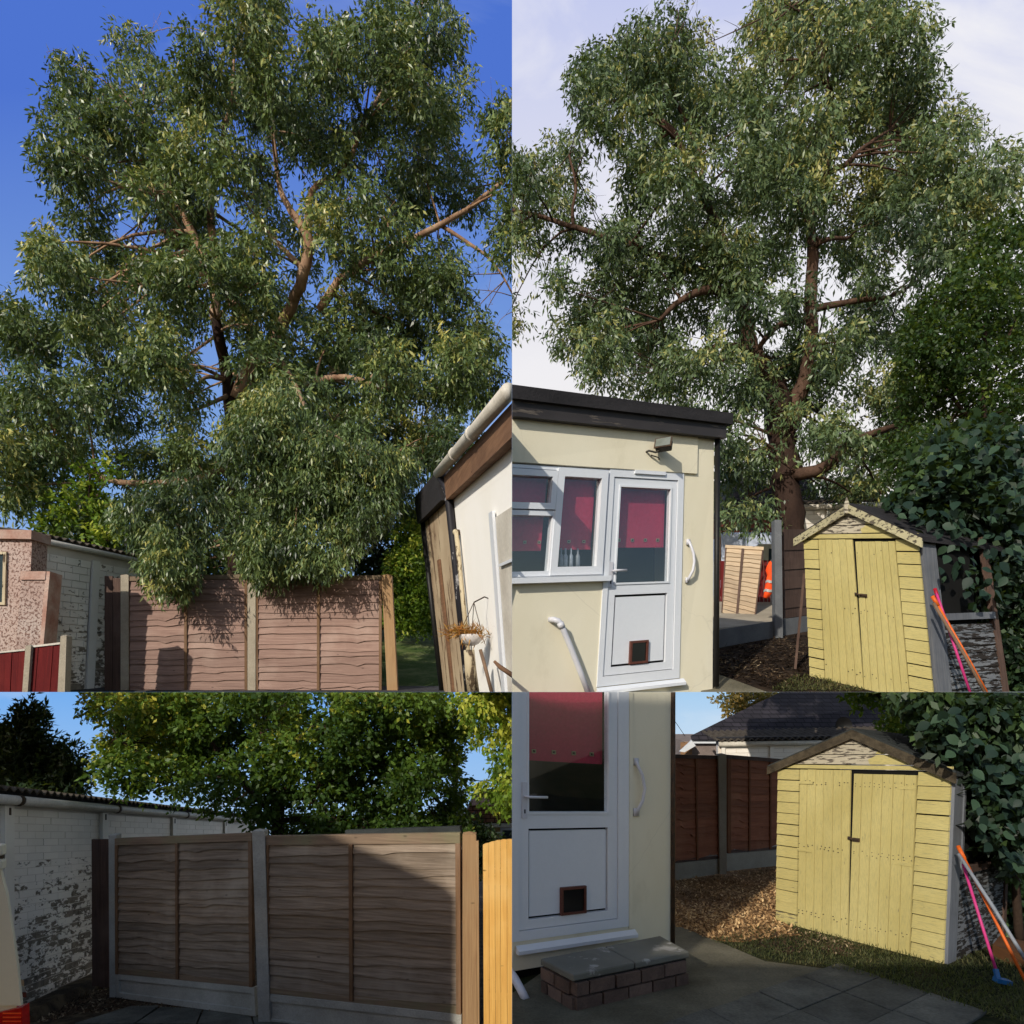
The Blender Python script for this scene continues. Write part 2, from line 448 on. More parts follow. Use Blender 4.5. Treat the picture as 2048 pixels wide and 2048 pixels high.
H_ = (2.0, 2.0, 46.0)          # grain along the length of a horizontal board
V_ = (46.0, 46.0, 2.0)         # grain up a vertical board
_DEF.update({
    'sky_deep_blue': skymat((78, 116, 208), (150, 190, 234), (CZ, CZ + 42), (190, 208, 236), 0.56, 0.95, (0.03, 0.03, 0.05)),
    'sky_pale': skymat((196, 203, 238), (255, 250, 240), (CZ + 9, CZ + 48), (244, 243, 246), 0.40, 0.70, (0.05, 0.05, 0.09)),
    'sky_evening_blue': skymat((118, 174, 238), (176, 208, 240), (CZ - 9, CZ), (210, 224, 240), 0.6, 0.95, (0.1, 0.1, 0.2)),
    'sky_evening_pale': skymat((168, 206, 240), (224, 234, 242), (CZ - 6, CZ), (228, 236, 242), 0.55, 0.9, (0.1, 0.1, 0.2)),
    'upvc': simple((228, 231, 236), (220, 224, 230), (1.2, 1.2, 1.2), 0.35, 0.0, 0.0, 0.5, amp=0.02),
    'upvc_grey': simple((150, 154, 160), (130, 134, 140), (3, 3, 3), 0.4, 0.0),
    'cream_render': simple((236, 230, 208), (228, 220, 194), (0.9, 0.9, 0.5), 0.9, 0.12, 0.0, 0.1, 70, amp=0.05),
    'white_render': simple((252, 249, 244), (246, 242, 232), (0.9, 0.9, 0.5), 0.9, 0.15, 0.0, 0.1, 60, amp=0.05),
    'felt_black': simple((52, 50, 52), (36, 35, 37), (2, 2, 6), 0.85, 0.5, 0.0, 0.2, 40),
    'fascia_dark': painted((62, 58, 58), (48, 46, 47), (118, 110, 102), 0.60, (3, 3, 22)),
    'fascia_brown': wood((112, 82, 62), (136, 104, 80), (92, 68, 54), H_, 0.1),
    'blind_red': simple((200, 58, 88), (186, 48, 78), (1, 1, 1), 0.8, 0.1),
    'eyelet': simple((196, 184, 150), (150, 140, 110), (9, 9, 9), 0.3, 0.0, metal=0.7),
    'interior_dark': simple((26, 26, 27), (15, 15, 16), (2, 2, 2), 0.9, 0.0),
    'bottle': simple((196, 196, 200), (150, 170, 190), (4, 4, 4), 0.3, 0.0, 0.3),
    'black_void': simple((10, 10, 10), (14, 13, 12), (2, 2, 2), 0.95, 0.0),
    'catflap_brown': simple((104, 62, 50), (88, 50, 42), (6, 6, 6), 0.5, 0.0),
    'smoke_plastic': simple((22, 20, 20), (14, 13, 13), (4, 4, 4), 0.2, 0.0, spec=0.5),
    'white_plastic': simple((214, 214, 220), (196, 197, 204), (3, 3, 3), 0.4, 0.0, spec=0.5, amp=0.02),
    'dark_metal': simple((58, 56, 52), (82, 78, 70), (12, 12, 12), 0.55, 0.1, metal=0.3),
    'rust_metal': simple((92, 70, 52), (60, 54, 48), (16, 16, 16), 0.7, 0.3, metal=0.3),
    'lamp_lens': simple((132, 136, 128), (110, 116, 108), (8, 8, 8), 0.2, 0.0, spec=0.6),
    'yellow_paint': painted((204, 190, 128), (190, 175, 112), (138, 130, 106), 0.655, (5, 5, 60), 0.035, grain=H_, dirt=(152, 146, 104)),
    'yellow_paint_up': painted((204, 190, 128), (190, 175, 112), (138, 130, 106), 0.665, (60, 60, 5), 0.035, grain=V_, dirt=(152, 146, 104)),
    'gable_bare': painted((200, 190, 168), (182, 172, 150), (122, 112, 100), 0.52, (6, 6, 40), 0.05, grain=H_),
    'peeled_grey': painted((122, 124, 126), (104, 106, 110), (52, 46, 42), 0.48, (6, 6, 34), 0.08, grain=H_),
    'barge_board': painted((190, 182, 146), (164, 156, 126), (104, 96, 82), 0.53, (22, 22, 34), 0.05, grain=H_),
    'barge_dark': simple((96, 86, 70), (56, 50, 42), (9, 9, 14), 0.9, 0.8, 0.0, 0.1, 50),
    'grey_board': wood((96, 100, 108), (122, 124, 128), (78, 80, 86), V_, 0.1, knots=False),
    'felt_grey': simple((70, 74, 74), (50, 53, 52), (3, 3, 3), 0.95, 0.8, 0.0, 0.1, 90),
    'fence_grey_brown': wood((148, 132, 116), (106, 92, 78), (160, 148, 132), H_, 0.2),
    'fence_frame': wood((128, 98, 72), (104, 80, 60), (140, 116, 96), V_, 0.1),
    'fence_rail': wood((138, 118, 98), (114, 96, 80), (124, 124, 94), H_, 0.1),
    'fence_pink_brown': wood((158, 130, 118), (130, 104, 94), (170, 146, 134), H_, 0.16),
    'fence_red_brown': wood((158, 98, 70), (132, 78, 56), (164, 110, 80), H_, 0.18),
    'fence_red_frame': wood((132, 84, 54), (108, 66, 44), (140, 94, 64), V_, 0.1),
    'fence_pale': wood((196, 176, 148), (176, 152, 124), (150, 130, 110), H_, 0.1),
    'gate_wood': wood((232, 184, 104), (214, 160, 84), (238, 196, 124), V_, 0.06, 0.7, 0.3),
    'new_post': wood((172, 140, 102), (148, 116, 84), (160, 134, 102), V_, 0.05, 0.75, 0.3),
    'dark_plank': wood((96, 76, 66), (74, 58, 52), (108, 88, 78), V_, 0.15),
    'concrete': simple((186, 184, 176), (156, 154, 146), (2.5, 2.5, 2.5), 0.95, 0.5, 0.06, 0.1, 60),
    'concrete_warm': simple((178, 168, 150), (152, 142, 126), (2, 2, 2), 0.95, 0.5, 0.06, 0.1, 50),
    'concrete_shaded': simple((116, 118, 120), (92, 94, 97), (2.5, 2.5, 2.5), 0.95, 0.5, 0.06, 0.1, 60),  # concrete darkened in colour to stand for the shade on these posts
    'paving': simple((116, 114, 104), (78, 77, 70), (3.2, 3.2, 3.2), 0.92, 0.7, 0.14, 0.15, 45, amp=0.3),
    'path_concrete': simple((124, 118, 100), (82, 78, 64), (1.6, 1.6, 1.6), 0.92, 0.7, 0.0, 0.15, 55, amp=0.3),
    'slab_stained': painted((128, 126, 116), (106, 104, 94), (190, 186, 178), 0.58, (4, 4, 4), 0.08),
    'step_brick': simple((122, 100, 88), (96, 80, 72), (7, 7, 7), 0.9, 0.6, 0.25, 0.1, 60),
    'mortar': simple((56, 54, 50), (44, 42, 40), (8, 8, 8), 0.95, 0.4),
    'wall_brick': painted((246, 238, 228), (236, 228, 216), (156, 144, 128), 0.62, (8, 8, 17), 0.04, grain=(9, 9, 9)),
    'wall_mortar': painted((226, 216, 204), (208, 198, 186), (150, 142, 128), 0.70, (5, 5, 8), 0.03),
    'white_paint_concrete': painted((246, 240, 230), (234, 226, 214), (150, 140, 124), 0.70, (5, 5, 5), 0.03),
    'gutter_white': simple((220, 214, 202), (188, 180, 166), (2, 2, 2), 0.5, 0.05),
    'corrugated': simple((96, 88, 78), (66, 60, 54), (4, 4, 4), 0.95, 0.7, 0.0, 0.1, 40),
    'pink_brick': simple((164, 118, 102), (196, 172, 158), (5, 5, 5), 0.95, 0.6, 0.15, 0.1, 30),
    'rubble_render': painted((188, 170, 160), (172, 142, 130), (146, 114, 102), 0.52, (34, 34, 30), 0.05),
    'red_fence': wood((104, 26, 26), (84, 20, 22), (116, 38, 34), V_, 0.1, knots=False),
    'brown_wall': painted((190, 172, 144), (164, 142, 116), (124, 100, 80), 0.54, (9, 9, 1.2), 0.05, grain=V_),
    'black_paint': simple((30, 29, 29), (20, 20, 20), (5, 5, 5), 0.5, 0.2),
    'pipe_flaked': painted((40, 38, 44), (30, 29, 34), (186, 184, 186), 0.60, (9, 9, 4), 0.0),
    'rooftile_dark': rooftile((56, 52, 58), (46, 43, 49), 0.11, 0.24),
    'rooftile_brown': rooftile((140, 98, 76), (124, 86, 68), 0.10, 0.22),
    'pebbledash': simple((148, 134, 128), (126, 114, 108), (3, 3, 3), 0.95, 0.8, 0.0, 0.1, 90),
    'clapboard': wood((150, 116, 84), (128, 98, 72), (160, 128, 98), H_, 0.1),
    'brick_yellow': simple((206, 184, 132), (188, 164, 116), (3, 3, 6), 0.9, 0.3),
    'brick_red': simple((120, 64, 52), (104, 56, 46), (3, 3, 8), 0.9, 0.3),
    'bark_euc': simple((64, 49, 42), (40, 30, 27), (6, 6, 1.4), 0.9, 0.9, 0.0, 0.1, 24),
    'bark_pale': simple((178, 148, 122), (112, 82, 64), (5, 5, 1.2), 0.85, 0.6, 0.0, 0.15, 24),
    'bark_mid': simple((100, 78, 66), (60, 45, 38), (6, 6, 1.3), 0.9, 0.8, 0.0, 0.1, 24),
    'bark_dark': simple((70, 56, 46), (50, 40, 34), (9, 9, 3), 0.95, 0.8, 0.0, 0.1, 30),
    'leaf_euc': leafmat((44, 60, 36), (108, 128, 76), (180, 172, 92), 0.38, 0.18, 0.5),
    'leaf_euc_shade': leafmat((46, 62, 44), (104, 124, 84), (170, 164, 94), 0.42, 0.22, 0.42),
    'leaf_broad': leafmat((52, 78, 30), (98, 126, 46), (196, 186, 70), 0.5, 0.35),
    'leaf_dark': leafmat((24, 38, 26), (38, 58, 38), (74, 96, 54), 0.5, 0.2),
    'leaf_green': leafmat((30, 48, 24), (52, 76, 34), (98, 114, 46), 0.5, 0.3),
    'leaf_shrub': leafmat((26, 42, 36), (38, 58, 46), (62, 84, 62), 0.55, 0.12, 0.25),  # leaf colour kept dark in place of shade on the shrubs
    'leaf_light': leafmat((60, 86, 30), (108, 138, 44), (204, 206, 84), 0.5, 0.4),
    'leaf_autumn': leafmat((96, 80, 40), (150, 124, 66), (196, 160, 92), 0.6, 0.3),
    'leaf_dry': leafmat((120, 70, 30), (176, 112, 50), (210, 160, 90), 0.8, 0.3),
    'soil_mulch': ground((46, 37, 31), (30, 25, 22), (62, 50, 40), 4, 30, 1.0),
    'soil_litter': ground((78, 66, 52), (52, 44, 36), (100, 86, 66), 4, 30, 0.9),
    'chip_ground': ground((150, 112, 72), (104, 74, 48), (128, 96, 62), 3, 40, 1.0),
    'chip': simple((214, 166, 106), (150, 106, 66), (14, 14, 14), 0.9, 0.0, 0.0, 0.1, 40),
    'twig': simple((118, 96, 74), (70, 56, 44), (9, 9, 9), 0.9, 0.0),
    'grass_ground': ground((46, 54, 28), (34, 40, 22), (66, 62, 40), 3, 40, 0.9),
    'grass': leafmat((52, 58, 34), (78, 82, 50), (124, 114, 76), 0.7, 0.3),
    'lawn': ground((78, 98, 48), (58, 76, 36), (104, 112, 70), 2, 40, 0.6),
    'dark_path': simple((64, 62, 66), (48, 47, 50), (3, 3, 3), 0.95, 0.3),
    'van_white': simple((222, 216, 192), (214, 208, 186), (1, 1, 1), 0.35, 0.0, spec=0.5, amp=0.02),
    'van_blue_white': simple((206, 214, 232), (196, 204, 224), (1, 1, 1), 0.35, 0.0, spec=0.5, amp=0.02),
    'tail_red': simple((196, 24, 22), (150, 12, 14), (20, 2, 20), 0.2, 0.0, spec=0.6),
    'tyre': simple((26, 26, 26), (18, 18, 18), (5, 5, 5), 0.8, 0.0),
    'car_glass': simple((60, 74, 78), (44, 56, 60), (2, 2, 2), 0.12, 0.0, spec=0.6),
    'hivis': simple((255, 92, 26), (236, 66, 20), (9, 9, 9), 0.7, 0.3),
    'reflective': simple((176, 178, 172), (150, 152, 148), (20, 20, 20), 0.4, 0.0),
    'pole_orange': simple((226, 106, 30), (206, 92, 28), (3, 3, 3), 0.5, 0.0),
    'pole_pink': simple((206, 62, 128), (188, 54, 118), (3, 3, 3), 0.5, 0.0),
    'pole_red': simple((176, 20, 44), (150, 16, 38), (3, 3, 3), 0.5, 0.0),
    'pole_wood': simple((132, 106, 84), (104, 84, 68), (9, 9, 9), 0.8, 0.2),
    'blue_plastic': simple((44, 112, 168), (36, 92, 146), (6, 6, 6), 0.4, 0.0),
    'bowl_white': simple((226, 220, 216), (200, 192, 188), (9, 9, 9), 0.7, 0.2),
    'log_brown': wood((110, 74, 46), (84, 56, 36), (96, 66, 44), H_, 0.1),
    'weathered_pale': painted((206, 192, 160), (170, 152, 122), (110, 92, 72), 0.52, (9, 9, 3), 0.05),
    'glass': glass,
})

# ------------------------------------------------------------------ helpers: foliage
def inside(poly, x, y):
    poly = np.asarray(poly, float)
    n = len(poly); r = np.zeros(x.shape, bool); j = n - 1
    for i in range(n):
        xi, yi = poly[i]; xj, yj = poly[j]
        c = ((yi > y) != (yj > y)) & (x < (xj - xi) * (y - yi) / (yj - yi + 1e-12) + xi)
        r ^= c; j = i
    return r

def leaf_mesh(name, base, ends, along, wide, tint, mat, parent, cull=True):
    """ends: leaf root points, along: vectors root to tip, wide: half width vectors"""
    n = len(ends)
    fold = np.cross(along, wide); fold /= (np.linalg.norm(fold, axis=1, keepdims=True) + 1e-9)
    wl = np.linalg.norm(wide, axis=1, keepdims=True)
    a = ends; m = ends + along * 0.45
    v = np.stack([a, m + wide + fold * wl * 0.25, a + along, m - wide + fold * wl * 0.25], 1)
    if cull and CLIP is not None:
        sx, sz = CLIP
        ok = np.any(v[:, :, 0] * sx > 0.004, 1) & np.any((v[:, :, 2] - CZ) * sz > 0.004, 1)
        v = v[ok]; tint = tint[ok]; n = len(v)
        v[:, :, 0] = sx * np.maximum(v[:, :, 0] * sx, 0.0008)
        v[:, :, 2] = CZ + sz * np.maximum((v[:, :, 2] - CZ) * sz, 0.0008)
    co = (v.reshape(-1, 3) - np.array(base)).astype(np.float32)
    me = bpy.data.meshes.new(name)
    me.vertices.add(n * 4); me.vertices.foreach_set('co', co.ravel())
    me.loops.add(n * 4); me.loops.foreach_set('vertex_index', np.arange(n * 4, dtype=np.int32))
    me.polygons.add(n); me.polygons.foreach_set('loop_start', np.arange(0, n * 4, 4, dtype=np.int32))
    me.update()
    A = me.attributes.new('tint', 'FLOAT', 'POINT')
    A.data.foreach_set('value', np.repeat(np.clip(tint, 0, 1), 4).astype(np.float32))
    me.materials.append(MAT(mat))
    o = link(bpy.data.objects.new(name, me))
    if parent is not None: o.parent = parent
    BASE[o.name] = Vector(base)
    return o

def unit(v):
    return v / (np.linalg.norm(v, axis=-1, keepdims=True) + 1e-9)

def crown(poly, holes, d, dr, nclump, rclump, nspray, nleaf, leaf, droop, tintf=None, rim=0.0):
    """leaf sprays gathered in clumps through a crown; poly is its outline in the photo at depth d.
    returns arrays for leaf_mesh and the clump centres (world)"""
    P = np.asarray(poly, float)
    lo, hi = P.min(0), P.max(0)
    cs = []
    tries = 0
    while len(cs) < nclump and tries < 20000:
        tries += 1
        x, y = rng.uniform(lo, hi)
        if not inside(P, np.array([x]), np.array([y]))[0]: continue
        if any(((x - hx) / hr[0]) ** 2 + ((y - hy) / hr[1]) ** 2 < 1 for hx, hy, *hr in holes): continue
        if tries < 9000 and any((x - c[0]) ** 2 + (y - c[1]) ** 2 < (rclump * 0.62) ** 2 for c in cs): continue
        cs.append((x, y, d + rng.uniform(-dr, dr), rng.uniform(0.7, 1.25) * rclump, rng.normal(0, 1)))
    roots = []; alongs = []; wides = []; tints = []
    cw = []
    per = max(1, nspray // max(1, len(cs)))
    for cx, cy, cd, cr, ct in cs:
        c = np.array(at(cx, cy, cd)); rad = cr * d / F
        cw.append(c)
        k = int(per * (cr / rclump) ** 2)
        dirs = unit(rng.normal(size=(k, 3)))
        rr = rng.uniform(0.15, 1.0, (k, 1)) ** 0.7
        p = c + dirs * rr * rad * np.array([1, 1, 0.8])
        X = PX + F * p[:, 0] / p[:, 1]; Y = PY - F * (p[:, 2] - CZ) / p[:, 1]
        ok = inside(P, X, Y)
        if rim: ok |= rng.random(k) < rim
        for hx, hy, *hr in holes:
            h = ((X - hx) / hr[0]) ** 2 + ((Y - hy) / hr[1]) ** 2 < 1
            ok &= ~(h & (rng.random(k) < 0.9))
        p = p[ok]; dirs = dirs[ok]; k = len(p)
        if k == 0: continue
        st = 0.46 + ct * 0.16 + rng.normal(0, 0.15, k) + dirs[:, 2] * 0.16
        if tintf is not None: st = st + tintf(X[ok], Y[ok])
        td = unit(dirs * 0.7 + rng.normal(0, 0.5, (k, 3)) + np.array([0, 0, -0.25 * droop]))
        tl = leaf[0] * rng.uniform(1.6, 3.2, (k, 1))
        q = rng.random((k, nleaf, 1))
        pos = p[:, None, :] + td[:, None, :] * q * tl[:, None, :] + np.array([0, 0, -1.0]) * (q ** 2) * tl[:, None, :] * 0.45 * droop
        pos = pos + rng.normal(0, leaf[0] * 0.35, pos.shape)
        la = unit(rng.normal(size=(k, nleaf, 3)) * (1.0 - 0.45 * droop) + td[:, None, :] * 0.5 + np.array([0, 0, -1.0]) * droop * 1.3)
        ll = leaf[0] * rng.uniform(0.6, 1.25, (k, nleaf, 1))
        wv = unit(np.cross(la, rng.normal(size=(k, nleaf, 3)))) * leaf[1] * 0.5 * rng.uniform(0.75, 1.25, (k, nleaf, 1))
        roots.append(pos.reshape(-1, 3)); alongs.append((la * ll).reshape(-1, 3)); wides.append(wv.reshape(-1, 3))
        tints.append((st[:, None] + rng.normal(0, 0.13, (k, nleaf))).ravel())
    A_, B_, C_, T_ = np.concatenate(roots), np.concatenate(alongs), np.concatenate(wides), np.concatenate(tints)
    X = PX + F * A_[:, 0] / A_[:, 1]; Y = PY - F * (A_[:, 2] - CZ) / A_[:, 1]
    ok = inside(P, X, Y)                   # drop stray leaves that drifted clear of the crown
    for ox, oy in ((24, 0), (-24, 0), (0, 26), (0, -26)):
        ok |= inside(P, X + ox, Y + oy)
    return A_[ok], B_[ok], C_[ok], T_[ok], cw

def limbs(lines, extra, mat_trunk, mat_limb, root, ntwig=3, rtwig=0.012, bend=0.25):
    """lines: polylines [(px, py, d, r_px), ...]; first is the trunk. extra: clump centres joined to the nearest limb"""
    nodes = []
    for i, ln in enumerate(lines):
        pts = [at(x, y, d) for x, y, d, r in ln]; rad = [r * d / F for x, y, d, r in ln]
        P2 = []; R2 = []
        for a in range(len(pts) - 1):
            for k in range(4):
                f = k / 4
                p0 = pts[max(a - 1, 0)]; p1 = pts[a]; p2 = pts[a + 1]; p3 = pts[min(a + 2, len(pts) - 1)]
                q = 0.5 * ((2 * p1) + (p2 - p0) * f + (2 * p0 - 5 * p1 + 4 * p2 - p3) * f * f + (3 * p1 - p0 - 3 * p2 + p3) * f ** 3)
                P2.append(q); R2.append(rad[a] * (1 - f) + rad[a + 1] * f)
        P2.append(pts[-1]); R2.append(rad[-1])
        jit = [p + Vector(rng.normal(0, 0.12, 3)) * r for p, r in zip(P2, R2)]
        m = MB(); m.tube(jit, R2, 9)
        m.build('trunk' if i == 0 and len(extra) else 'limb', mat_trunk if i == 0 else mat_limb, root, True)
        nodes += list(zip(P2, R2))
    if len(extra):
        m = MB()
        N = np.array([list(p) for p, r in nodes]); NR = np.array([r for p, r in nodes])
        for c in extra:
            dd = np.linalg.norm((N - c) * np.array([1, 1, 1.0]), axis=1) + (N[:, 2] > c[2] + 0.3) * 0.8
            j = int(np.argmin(dd)); a = Vector(N[j]); b = Vector(c)
            L = (b - a).length
            if L < 0.05: continue
            r0 = min(NR[j] * 0.6, 0.012 * L + rtwig * 1.4)
            mid = a.lerp(b, 0.5) + Vector(rng.normal(0, 1, 3)) * L * 0.09 + Vector((0, 0, L * 0.08))
            ps = [a.lerp(mid, f).lerp(mid.lerp(b, f), f) for f in (0, 0.2, 0.4, 0.6, 0.8, 1)]
            m.tube(ps, [r0 * (1 - 0.75 * f) for f in (0, 0.2, 0.4, 0.6, 0.8, 1)], 5, False)
            for _ in range(ntwig):
                f = rng.integers(2, 6)
                s0 = ps[f]; e = s0 + Vector(unit(rng.normal(size=3))) * min(L, 1.0) * rng.uniform(0.2, 0.42) + Vector((0, 0, 0.03))
                md = s0.lerp(e, 0.5) + Vector(rng.normal(0, 1, 3)) * L * 0.05
                m.tube([s0, md, e], [r0 * 0.35, r0 * 0.25, r0 * 0.12], 4, False)
        tag(m.build('branches', mat_limb, root, True), kind='stuff')

def plant(name, label, cat, base, poly, holes, d, dr, nclump, rclump, nspray, nleaf, leaf, droop, mat, lines, bark, bark2=None,
          tintf=None, ntwig=3, group=None, twig=True, rim=0.0):
    root = thing(name, label, cat, base, group)
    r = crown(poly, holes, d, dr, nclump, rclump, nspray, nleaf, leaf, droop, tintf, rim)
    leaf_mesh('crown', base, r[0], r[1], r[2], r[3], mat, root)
    limbs(lines, r[4] if twig else [], bark, bark2 or bark, root, ntwig)
    return root

def big_leaves(root, poly, d, n, size, mat, tint=(0.2, 0.9), front=0.6):
    """single broad leaves, one object each, on the near side of a shrub"""
    shapes = []
    for k in range(5):
        vs = []; fs = []
        prof = [(0, 0.0), (0.12, 0.2), (0.35, 0.33), (0.6, 0.27), (0.82, 0.13), (1.0, 0.0)]
        for x, w in prof:
            vs += [(-w, x, -0.10 * x * x + 0.35 * w * 0.5), (0, x, -0.10 * x * x), (w, x, -0.10 * x * x + 0.35 * w * 0.5)]
        for i in range(5):
            b = i * 3
            fs += [(b, b + 1, b + 4, b + 3), (b + 1, b + 2, b + 5, b + 4)]
        me = bpy.data.meshes.new('leaf'); me.from_pydata(vs, [], fs)
        A = me.attributes.new('tint', 'FLOAT', 'POINT')
        A.data.foreach_set('value', [tint[0] + (tint[1] - tint[0]) * k / 4] * len(vs))
        me.polygons.foreach_set('use_smooth', [True] * len(me.polygons))
        me.materials.append(MAT(mat)); shapes.append(me)
    P = np.asarray(poly, float); lo, hi = P.min(0), P.max(0)
    c = 0
    while c < n:
        x, y = rng.uniform(lo, hi)
        if not inside(P, np.array([x]), np.array([y]))[0]: continue
        p = at(x, y, d - rng.uniform(0.0, front))
        s = size * rng.uniform(0.65, 1.2)
        if CLIP and ((p.z + s - CZ) * CLIP[1] < 0 or (p.x - s * CLIP[0]) * CLIP[0] < 0 or (p.z - s - CZ) * CLIP[1] < 0): 
            c += 1; continue
        o = link(bpy.data.objects.new('leaf', shapes[rng.integers(5)]))
        o.parent = root
        o.location = p - BASE[root.name]
        yaw = rng.uniform(0, 2 * math.pi)
        o.rotation_euler = Matrix.Rotation(yaw, 3, 'Z').to_euler()
        dirv = Vector((math.cos(yaw) * 0.8, math.sin(yaw) * 0.5 - 0.35, rng.uniform(-1.0, -0.15))).normalized()
        up = (Vector((0, -0.8, 0.7)) + Vector(rng.normal(0, 0.35, 3))).normalized()
        zx = dirv.cross(up).normalized(); up = zx.cross(dirv)
        M3 = Matrix((zx, dirv, up)).transposed()
        o.rotation_euler = M3.to_euler()
        o.scale = (s * 1.05, s, s)
        c += 1

def scatter(name, poly_st, surf, n, mat, size, kind, parent=None, label=None, cat=None, flat=0.4):
    """small loose pieces lying on the ground: poly of (px, py), surf gives a ground point for a pixel"""
    P = np.asarray(poly_st, float); lo, hi = P.min(0), P.max(0)
    pts = []
    while len(pts) < n:
        x, y = rng.uniform(lo, hi)
        if inside(P, np.array([x]), np.array([y]))[0]: pts.append(surf(x, y))
    return np.array([list(p) for p in pts])

def litter(name, poly, surf, n, mat, size, label, cat, upright=0.15, kind='stuff', parent=None, lift=0.0, aspect=0.3):
    P = np.asarray(poly, float); lo, hi = P.min(0), P.max(0)
    pts = []
    while len(pts) < n:
        xy = rng.uniform(lo, hi, (n, 2))
        ok = inside(P, xy[:, 0], xy[:, 1])
        pts += [list(surf(x, y)) for x, y in xy[ok]]
    p = np.array(pts[:n]); p[:, 2] += lift + rng.random(n) * 0.012
    a = unit(np.stack([rng.normal(size=n), rng.normal(size=n), rng.normal(0, upright, n) + upright], 1)) * (size * rng.uniform(0.5, 1.4, (n, 1)))
    w = unit(np.cross(a, np.stack([rng.normal(0, 0.25, n), rng.normal(0, 0.25, n), np.ones(n)], 1))) * size * aspect * 0.5
    base = (float(p[:, 0].mean()), float(p[:, 1].mean()), float(p[:, 2].min()))
    o = leaf_mesh(name, base, p, a, w, rng.normal(0.45, 0.25, n) + 0.25 * np.sin(p[:, 0] * 3.1) * np.cos(p[:, 1] * 2.3), mat, None)
    o.location = base
    o['kind'] = kind; o['label'] = label; o['category'] = cat
    return o

def render_mat(c1, c2, grime):
    def f(n):
        t = NT(n)
        a = t.noise(t.pos((.9, .9, .5)), 1.0, 5, .6)
        b = t.noise(t.pos((2.2, 2.2, 1.1)), 1.0, 8, .68)
        g = t.noise(t.pos(), 70, 3, .6)
        c = t.mix(t.ramp(a, .3, .7), lin(c1), lin(c2))
        c = t.mix(t.ramp(b, .56, .80, 0, .4), c, lin(grime))
        v = t.new('ShaderNodeTexVoronoi', feature='DISTANCE_TO_EDGE'); v.inputs['Scale'].default_value = .55
        t.ln(t.mix(.2, t.pos(), t.noise(t.pos(), 2, 5, .6)), v.inputs['Vector'])
        cr_ = t.ramp(v.outputs['Distance'], .0, .0025, .10, 0)
        c = t.mix(cr_, c, lin([x * .5 for x in grime]))
        return t.done(c, .92, t.bump(g, .14), .1)
    return f
_DEF['cream_render'] = render_mat((238, 231, 208), (230, 221, 194), (186, 176, 146))
_DEF['white_render'] = render_mat((252, 249, 244), (247, 243, 234), (236, 229, 216))
_DEF['chip'] = leafmat((92, 68, 46), (186, 148, 104), (230, 198, 148), 0.9, 0.0, 0.1)
_DEF['litter_dark'] = leafmat((44, 34, 28), (84, 66, 50), (170, 150, 120), 0.9, 0.0, 0.1)

def slat(root, q, s0, s1, t0, t1, kinks, amp, mat, seg=16, wb=0.030, wt=0.003, name='slat'):
    vs = []; n = seg + 1
    ph = rng.uniform(0, 6.28); fr = rng.uniform(2, 5)
    for i in range(n):
        f = i / seg; s = s0 + (s1 - s0) * f
        hh = (t1 - t0) * 0.7
        tb = t0 + max(-0.3 * hh, min(0.26 * hh, amp * (0.35 * math.sin(ph + f * fr) + sum(k[1] * math.exp(-((f - k[0]) / 0.045) ** 2) for k in kinks))))
        vs += [q.P(s, t1, wt), q.P(s, tb, wb), q.P(s, tb, wb - 0.012), q.P(s, t1, wt - 0.010)]
    fs = []
    for i in range(seg):
        a, b = i * 4, i * 4 + 4
        fs += [(a, a + 1, b + 1, b), (a + 1, a + 2, b + 2, b + 1), (a + 2, a + 3, b + 3, b + 2), (a + 3, a, b, b + 3)]
    fs += [(0, 3, 2, 1), tuple(4 * seg + k for k in range(4))]
    return mesh_obj(name, vs, fs, mat, root, q=q)

def lap_panel(root, q, n, mat, matf, matr, battens=(0.5,), amp=0.35, top=0.05, bot=0.05, side=0.012, rail_w=0.035):
    """overlap fence panel on quad q: slats, side battens, middle battens, top and bottom rail"""
    h = (1 - top - bot) / n
    kinks = [(rng.uniform(0.08, 0.92), rng.normal(0, 0.6)) for _ in range(4)]
    for k in range(n):
        t0 = bot + k * h
        kk = [(f + rng.normal(0, 0.012), a * rng.uniform(0.3, 1.3)) for f, a in kinks]
        if rng.random() < 0.3: kinks[rng.integers(4)] = (rng.uniform(0.08, 0.92), rng.normal(0, 0.5))
        slat(root, q, side, 1 - side, t0 + rng.normal(0, 0.03) * h, t0 + h * 1.45, kk, amp * h * 1.7, mat)
    bw = 0.02 / q.U.length
    for b in battens:
        MB().qbox(q, b - bw, b + bw, bot * 0.3, 1 - top, 0.021, 0.045).build('batten', matf, root)
    MB().qbox(q, 0, side * 1.8, 0, 1 - top, 0.0, 0.036).build('batten', matf, root)
    MB().qbox(q, 1 - side * 1.8, 1, 0, 1 - top, 0.0, 0.036).build('batten', matf, root)
    MB().qbox(q, 0, 1, 1 - top, 1, -0.012, rail_w).build('rail', matr, root)
    MB().qbox(q, 0, 1, 0, bot, -0.012, 0.028).build('rail', matr, root)

def gravel_board(root, q, mat, frame=0.03):
    m = MB()
    m.qbox(q, 0, 1, 0, 1, -0.03, 0.0)
    a, b = 0.03 / q.U.length * 1.6, 0.22
    m.qbox(q, 0, 1, 1 - b, 1, 0.0005, 0.02); m.qbox(q, 0, 1, 0, b, 0.0005, 0.02)
    m.qbox(q, 0, a, b, 1 - b, 0.0005, 0.02); m.qbox(q, 1 - a, 1, b, 1 - b, 0.0005, 0.02)
    return m.build('gravel_board', mat, root)

